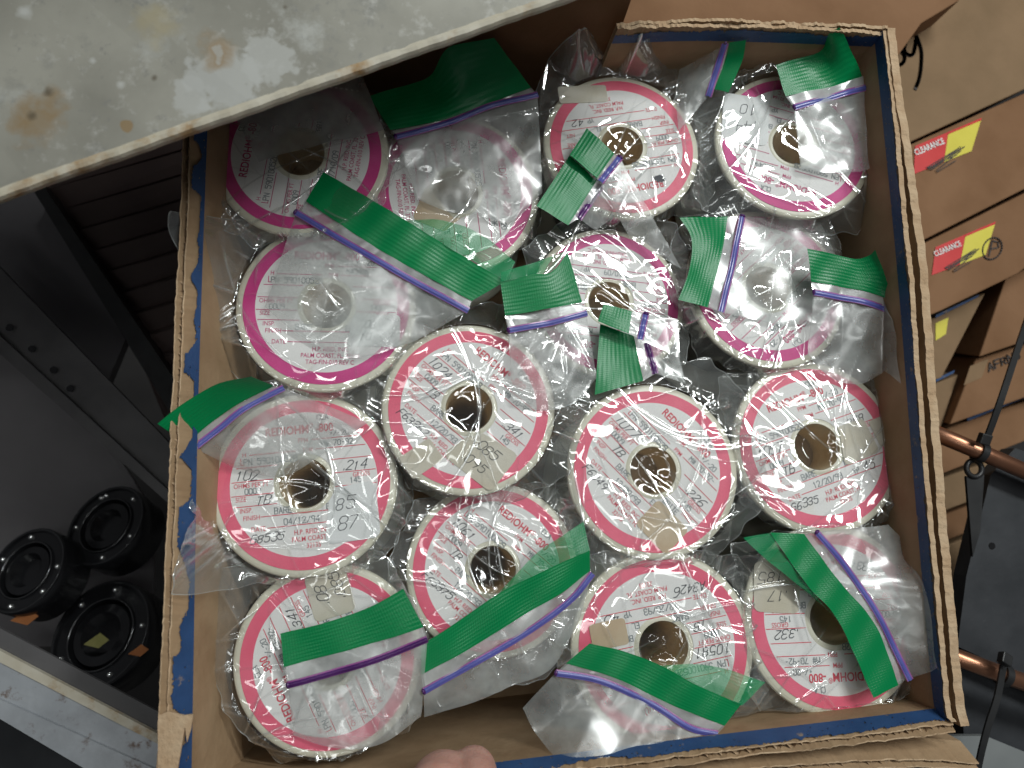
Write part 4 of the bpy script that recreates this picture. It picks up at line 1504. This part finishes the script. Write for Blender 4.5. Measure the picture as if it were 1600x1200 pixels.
ZC = -0.06
r1, b1 = carton([(1340, -20), (1480, -20), (1720, -60), (1720, 40), (1600, 140), (1422, 222), (1340, 262)], ZC, MT['card_beige'],
                'beige carton with handwritten letters in marker, topmost of the stack at the right')
p = Print([MT['marker']])
for poly in ([(1398, 82), (1408, 79), (1414, 88), (1411, 98), (1400, 103)],
             [(1415, 66), (1414, 78), (1420, 85), (1428, 82), (1433, 56)], [(1433, 56), (1440, 78), (1440, 100), (1437, 122), (1431, 138)]):
    q = resample([P(x, y, ZC + .001)[:2] - b1[:2] for x, y in poly], 24)
    for a, b in zip(q, q[1:]):
        p.quad(a, b, .0027, 0)
p.build('marker_letters', r1, 1.0, 0.0008)
r2, b2 = carton([(1340, 264), (1424, 225), (1600, 146), (1720, 92), (1720, 238), (1600, 296), (1446, 374), (1340, 424)], ZC - .004, MT['card_brown'],
                'brown carton with a bright clearance sticker, second from the top of the stack')
clearance(r2, b2, [(1430, 228), (1534, 184), (1518, 236), (1428, 272)], ZC - .004)
p = Print([MT['marker']])
r3, b3 = carton([(1340, 428), (1448, 378), (1600, 302), (1720, 246), (1720, 330), (1590, 428), (1470, 486), (1340, 540)], ZC - .008, MT['card_brown'],
                'brown carton with a clearance sticker and a circled letter P in marker')
clearance(r3, b3, [(1462, 386), (1556, 346), (1540, 398), (1456, 430)], ZC - .008)
p = Print([MT['marker']])
cc = [(1551 + 15 * math.cos(a) + 3 * math.sin(a), 388 - 17 * math.sin(a)) for a in np.linspace(0, 6.3, 26)]
pp = [(1546, 399), (1551, 376), (1560, 378), (1561, 386), (1549, 389)]
for poly in (cc, pp):
    q = [P(x, y, ZC - .007)[:2] - b3[:2] for x, y in poly]
    for a, b in zip(q, q[1:]):
        p.quad(a, b, .0011, 0)
p.build('circled_letter', r3, 1.0, 0.0008)
r4, b4 = carton([(1340, 548), (1475, 490), (1540, 458), (1472, 590), (1340, 640)], ZC - .03, MT['card_beige'],
                'beige carton with a yellow sticker corner beside the dark gap in the stack')
on_carton(r4, b4, 'yellow_sticker', [(1462, 505), (1482, 496), (1478, 522), (1462, 532)], ZC - .03, MT['yellow'], .0006)
on_carton(r4, b4, 'blue_edge', [(1462, 492), (1530, 460), (1528, 464), (1462, 497)], ZC - .03, MT['blue'], .0006)
r5, b5 = carton([(1340, 645), (1470, 596), (1498, 585), (1440, 760), (1340, 790)], ZC - .05, MT['card_beige'],
                'beige carton below the yellow sticker carton, close against the open carton')
on_carton(r5, b5, 'blue_edge', [(1462, 592), (1492, 578), (1490, 583), (1462, 597)], ZC - .05, MT['blue'], .0006)
r6, b6 = carton([(1572, 434), (1720, 370), (1720, 500), (1600, 534), (1530, 558)], ZC - .03, MT['card_brown'],
                'brown carton right of the dark gap in the stack')
r7, b7 = carton([(1524, 562), (1600, 538), (1720, 505), (1720, 600), (1600, 622), (1484, 664)], ZC - .04, MT['card_brown'],
                'brown carton with a tape piece and handwriting beside the copper pipe')
on_carton(r7, b7, 'tape_piece', [(1516, 572), (1545, 560), (1534, 590), (1506, 602)], ZC - .04, MT['card_beige'], .0006)
p = Print([MT['marker']])
o0, ux = P(1544, 576, ZC - .039) - b7, P(1600, 552, ZC - .039) - P(1544, 576, ZC - .039)
ux /= np.linalg.norm(ux)
uy = np.cross([0, 0, 1.0], ux)
rng = random.Random(3)
p.strokes('AFRNo', 0, -.002, .0058, 0, wd=.0012, jitter=.1, rng=rng, slant=.2, aspect=.8)
p.build('marker_letters', r7, M=lambda t: o0 + ux * t[0] + uy * t[1])
r8, b8 = carton([(1484, 668), (1600, 628), (1720, 592), (1720, 640), (1600, 690), (1470, 742), (1440, 752), (1440, 690)], ZC - .055, MT['card_brown'],
                'brown carton with a blue top edge behind the copper pipe')
on_carton(r8, b8, 'blue_edge', [(1510, 652), (1600, 612), (1720, 575), (1720, 584), (1600, 622), (1512, 658)], ZC - .055, MT['blue'], .0006)
r9, b9 = carton([(1440, 758), (1560, 716), (1580, 760), (1440, 812)], ZC - .065, MT['card_beige'], 'beige carton just below the upper copper pipe')
r10, b10 = carton([(1440, 818), (1560, 772), (1560, 812), (1440, 862)], ZC - .075, MT['card_brown'], 'lowest brown carton but one, wedged behind the black plate')
r11, b11 = carton([(1440, 868), (1560, 820), (1560, 900), (1440, 960)], ZC - .085, MT['card_beige'], 'lowest carton of the stack, wedged behind the black plate')

# a carton beyond the far rim
ro = empty('far_carton', 'brown carton lying behind the blue back rim', 'box')
v, f = prism([P(x, y, -0.03) for x, y in [(560, -260), (1500, -260), (1500, 0), (1440, 36), (1380, 120), (560, 120)]], 0.2)
bevel(fix_normals(mesh_obj('carton_body', v, f, MT['card_brown'], ro)), .001)

# copper pipes, black plate, cable ties
pipe1 = [P(1440, 668, -.012), P(1545, 712, -.012), P(1760, 806, -.012)]
pipe2 = [P(1440, 1006, -.012), P(1540, 1044, -.012), P(1760, 1124, -.012)]
for pp, lb in ((pipe1, 'upper copper pipe running over the black plate beside the carton'), (pipe2, 'lower copper pipe near the right bottom corner')):
    v, f = tube(pp, .0052, 28)
    tag(mesh_obj('copper_pipe', v, f, MT['copper'], smooth=True), lb, 'pipe')
pl_ = empty('black_plate', 'black painted plate with one drilled hole under the copper pipes', 'plate')
slab('plate_body', [(1586, 700), (1760, 760), (1760, 1130), (1496, 1010), (1510, 900), (1548, 742)], -.026, .012, MT['black_plate'], pl_)
c0 = P(1550, 853, -.0258)
v, f = lathe([(0, 0.0002), (.0022, .0002), (.0022, -.001)], 24)
mesh_obj('drilled_hole', [np.array(q) + c0 for q in v], f, MT['black'], pl_)
bar = slab('black_block', [(1500, 1010), (1760, 1140), (1760, 1300), (1520, 1300), (1506, 1150)], -.05, .04, MT['black_plate'])
tag(bar, 'black block under the lower copper pipe', 'block')


def ribbon(pts, wd, th, up=(0, 0, 1)):
    pts = [np.asarray(p, float) for p in pts]
    V, F = [], []
    for i, p in enumerate(pts):
        t = pts[min(i + 1, len(pts) - 1)] - pts[max(i - 1, 0)]
        t /= np.linalg.norm(t)
        s = np.cross(t, up)
        s /= max(np.linalg.norm(s), 1e-6)
        n = np.cross(s, t)
        for a, b in ((-1, 1), (1, 1), (1, -1), (-1, -1)):
            V.append(p + s * a * wd / 2 + n * b * th / 2)
    for i in range(len(pts) - 1):
        for q in range(4):
            F.append((i * 4 + q, i * 4 + (q + 1) % 4, i * 4 + 4 + (q + 1) % 4, i * 4 + 4 + q))
    F += [(0, 1, 2, 3), tuple(len(pts) * 4 - 4 + q for q in (3, 2, 1, 0))]
    return V, F


def cable_tie(tail, head, cpx, pipe, label):
    t = empty('cable_tie', label, 'cable tie')
    q = resample([P(x, y, z) for x, y, z in tail], 30)
    v, f = ribbon(q, .0042, .0012, (0.1, 0.1, 1))
    fix_normals(mesh_obj('strap_tail', v, f, MT['black_rubber'], t))
    c = P(*head, .002)
    d = q[1] - q[0]
    d = d / np.linalg.norm(d)
    s = np.cross(d, [0, 0, 1])
    s /= np.linalg.norm(s)
    n = np.cross(s, d)
    V = [c + s * a * .0034 + d * b * .0034 + n * e * .0024 for e in (1, -1) for a, b in ((-1, -1), (1, -1), (1, 1), (-1, 1))]
    o = mesh_obj('tie_head', V, [(0, 1, 2, 3), (7, 6, 5, 4), (0, 4, 5, 1), (1, 5, 6, 2), (2, 6, 7, 3), (3, 7, 4, 0)], MT['black_rubber'], t)
    bevel(fix_normals(o), .0007)
    ax = np.array(pipe[1]) - np.array(pipe[0])
    ax /= np.linalg.norm(ax)
    e1 = np.cross(ax, [0, 0, 1.0])
    e1 /= np.linalg.norm(e1)
    e2 = np.cross(e1, ax)
    cc = P(*cpx, -.012)
    rel = cc - np.array(pipe[0])
    cc = np.array(pipe[0]) + ax * (rel @ ax)
    V, F = [], []
    n_ = 40
    for i in range(n_):
        a = 2 * math.pi * i / n_
        for w_, rr in ((-.0022, .0056), (.0022, .0056), (.0022, .0068), (-.0022, .0068)):
            V.append(cc + ax * w_ + (e1 * math.cos(a) + e2 * math.sin(a)) * rr)
    for i in range(n_):
        j = (i + 1) % n_
        for k_ in range(4):
            F.append((i * 4 + k_, j * 4 + k_, j * 4 + (k_ + 1) % 4, i * 4 + (k_ + 1) % 4))
    fix_normals(mesh_obj('strap_loop', V, F, MT['black_rubber'], t))


cable_tie([(1540, 690, -.002), (1562, 630, .004), (1590, 545, .002), (1625, 440, -.01)], (1538, 686), (1531, 706), pipe1,
          'black cable tie with a long straight tail around the upper copper pipe')
cable_tie([(1568, 1038, -.002), (1558, 1090, .004), (1542, 1140, .004), (1528, 1200, 0), (1520, 1260, -.01)], (1570, 1030), (1568, 1054), pipe2,
          'black cable tie hanging down from the lower copper pipe')
ey = empty('black_eyelet', 'black ring eyelet on a strap hanging below the upper copper pipe', 'eyelet')
v, f = [], []
c0 = P(1522, 732, -.016)
for i in range(36):
    a = 2 * math.pi * i / 36
    for j in range(10):
        b = 2 * math.pi * j / 10
        r = .0052 + .0017 * math.cos(b)
        v.append(c0 + np.array([r * math.cos(a), r * math.sin(a), .0017 * math.sin(b)]))
for i in range(36):
    for j in range(10):
        f.append((i * 10 + j, ((i + 1) % 36) * 10 + j, ((i + 1) % 36) * 10 + (j + 1) % 10, i * 10 + (j + 1) % 10))
fix_normals(mesh_obj('ring', v, f, MT['black_rubber'], ey, smooth=True))
slab('strap', [(1510, 744), (1538, 742), (1532, 830), (1520, 870)], -.0165, .002, MT['black_rubber'], ey)
gs = slab('grey_plastic_sheet', [(1470, 1150), (1540, 1150), (1760, 1240), (1760, 1320), (1480, 1320)], -.03, .004, MT['wall_grey'])
tag(gs, 'pale grey plastic sheet under the near right corner of the carton', 'sheet')


# ------------------------------------------------------------------ fingertips at the near wall
def hand():
    root = empty('person', 'two fingertips of a bare hand gripping the near wall of the carton', 'person')
    V, F = [], []

    def chain(js):
        """tapered limb through joints (px, py, z, radius) with rounded ends"""
        pts = resample([(*P(a, b, c), r) for a, b, c, r in js], 22)
        d0, d1 = pts[0] - pts[1], pts[-1] - pts[-2]
        d0 /= np.linalg.norm(d0[:3])
        d1 /= np.linalg.norm(d1[:3])
        cap0 = [np.append(pts[0][:3] + d0[:3] * pts[0][3] * math.sin(a), pts[0][3] * max(math.cos(a), .05)) for a in (1.5, 1.2, .8, .4)]
        cap1 = [np.append(pts[-1][:3] + d1[:3] * pts[-1][3] * math.sin(a), pts[-1][3] * max(math.cos(a), .05)) for a in (.4, .8, 1.2, 1.5)]
        allp = cap0 + list(pts) + cap1
        v, f = tube([p[:3] for p in allp], [float(p[3]) for p in allp], 24)
        k = len(V)
        V.extend([tuple(q) for q in v])
        F.extend([tuple(k + i for i in q) for q in f])
    # fingers reach over the rim: knuckle, middle joint above the rim, last joint, tip
    chain([(640, 1580, .085, .0150), (652, 1390, .106, .0150), (676, 1270, .106, .0150), (692, 1226, .090, .0140)])
    chain([(725, 1580, .088, .0128), (736, 1370, .110, .0118), (742, 1255, .106, .0110), (740, 1202, .086, .0100)])
    chain([(805, 1600, .086, .0124), (826, 1420, .106, .0112), (832, 1330, .104, .0104), (830, 1280, .088, .0096)])
    chain([(878, 1630, .082, .0112), (905, 1480, .098, .0098), (912, 1400, .096, .0090), (910, 1350, .084, .0082)])
    for a, b in ((640, 1580), (725, 1580), (805, 1600), (878, 1630)):
        chain([(a, b, .085, .0150), (a * .5 + 385, 1790, .078, .0175), (770, 1980, .066, .020)])
    chain([(700, 1850, .066, .019), (560, 1720, .056, .0165), (500, 1600, .050, .0130), (470, 1520, .046, .0112)])
    chain([(765, 1940, .066, .024), (775, 2250, .05, .027), (790, 2700, .03, .031)])
    o = fix_normals(mesh_obj('hand', V, F, MT['skin'], root, smooth=True))
    rm = o.modifiers.new('remesh', 'REMESH')
    rm.mode = 'VOXEL'
    rm.voxel_size = 0.0016
    rm.use_smooth_shade = True
    sm_ = o.modifiers.new('smooth', 'SMOOTH')
    sm_.iterations = 5
    sm_.factor = 0.6


hand()
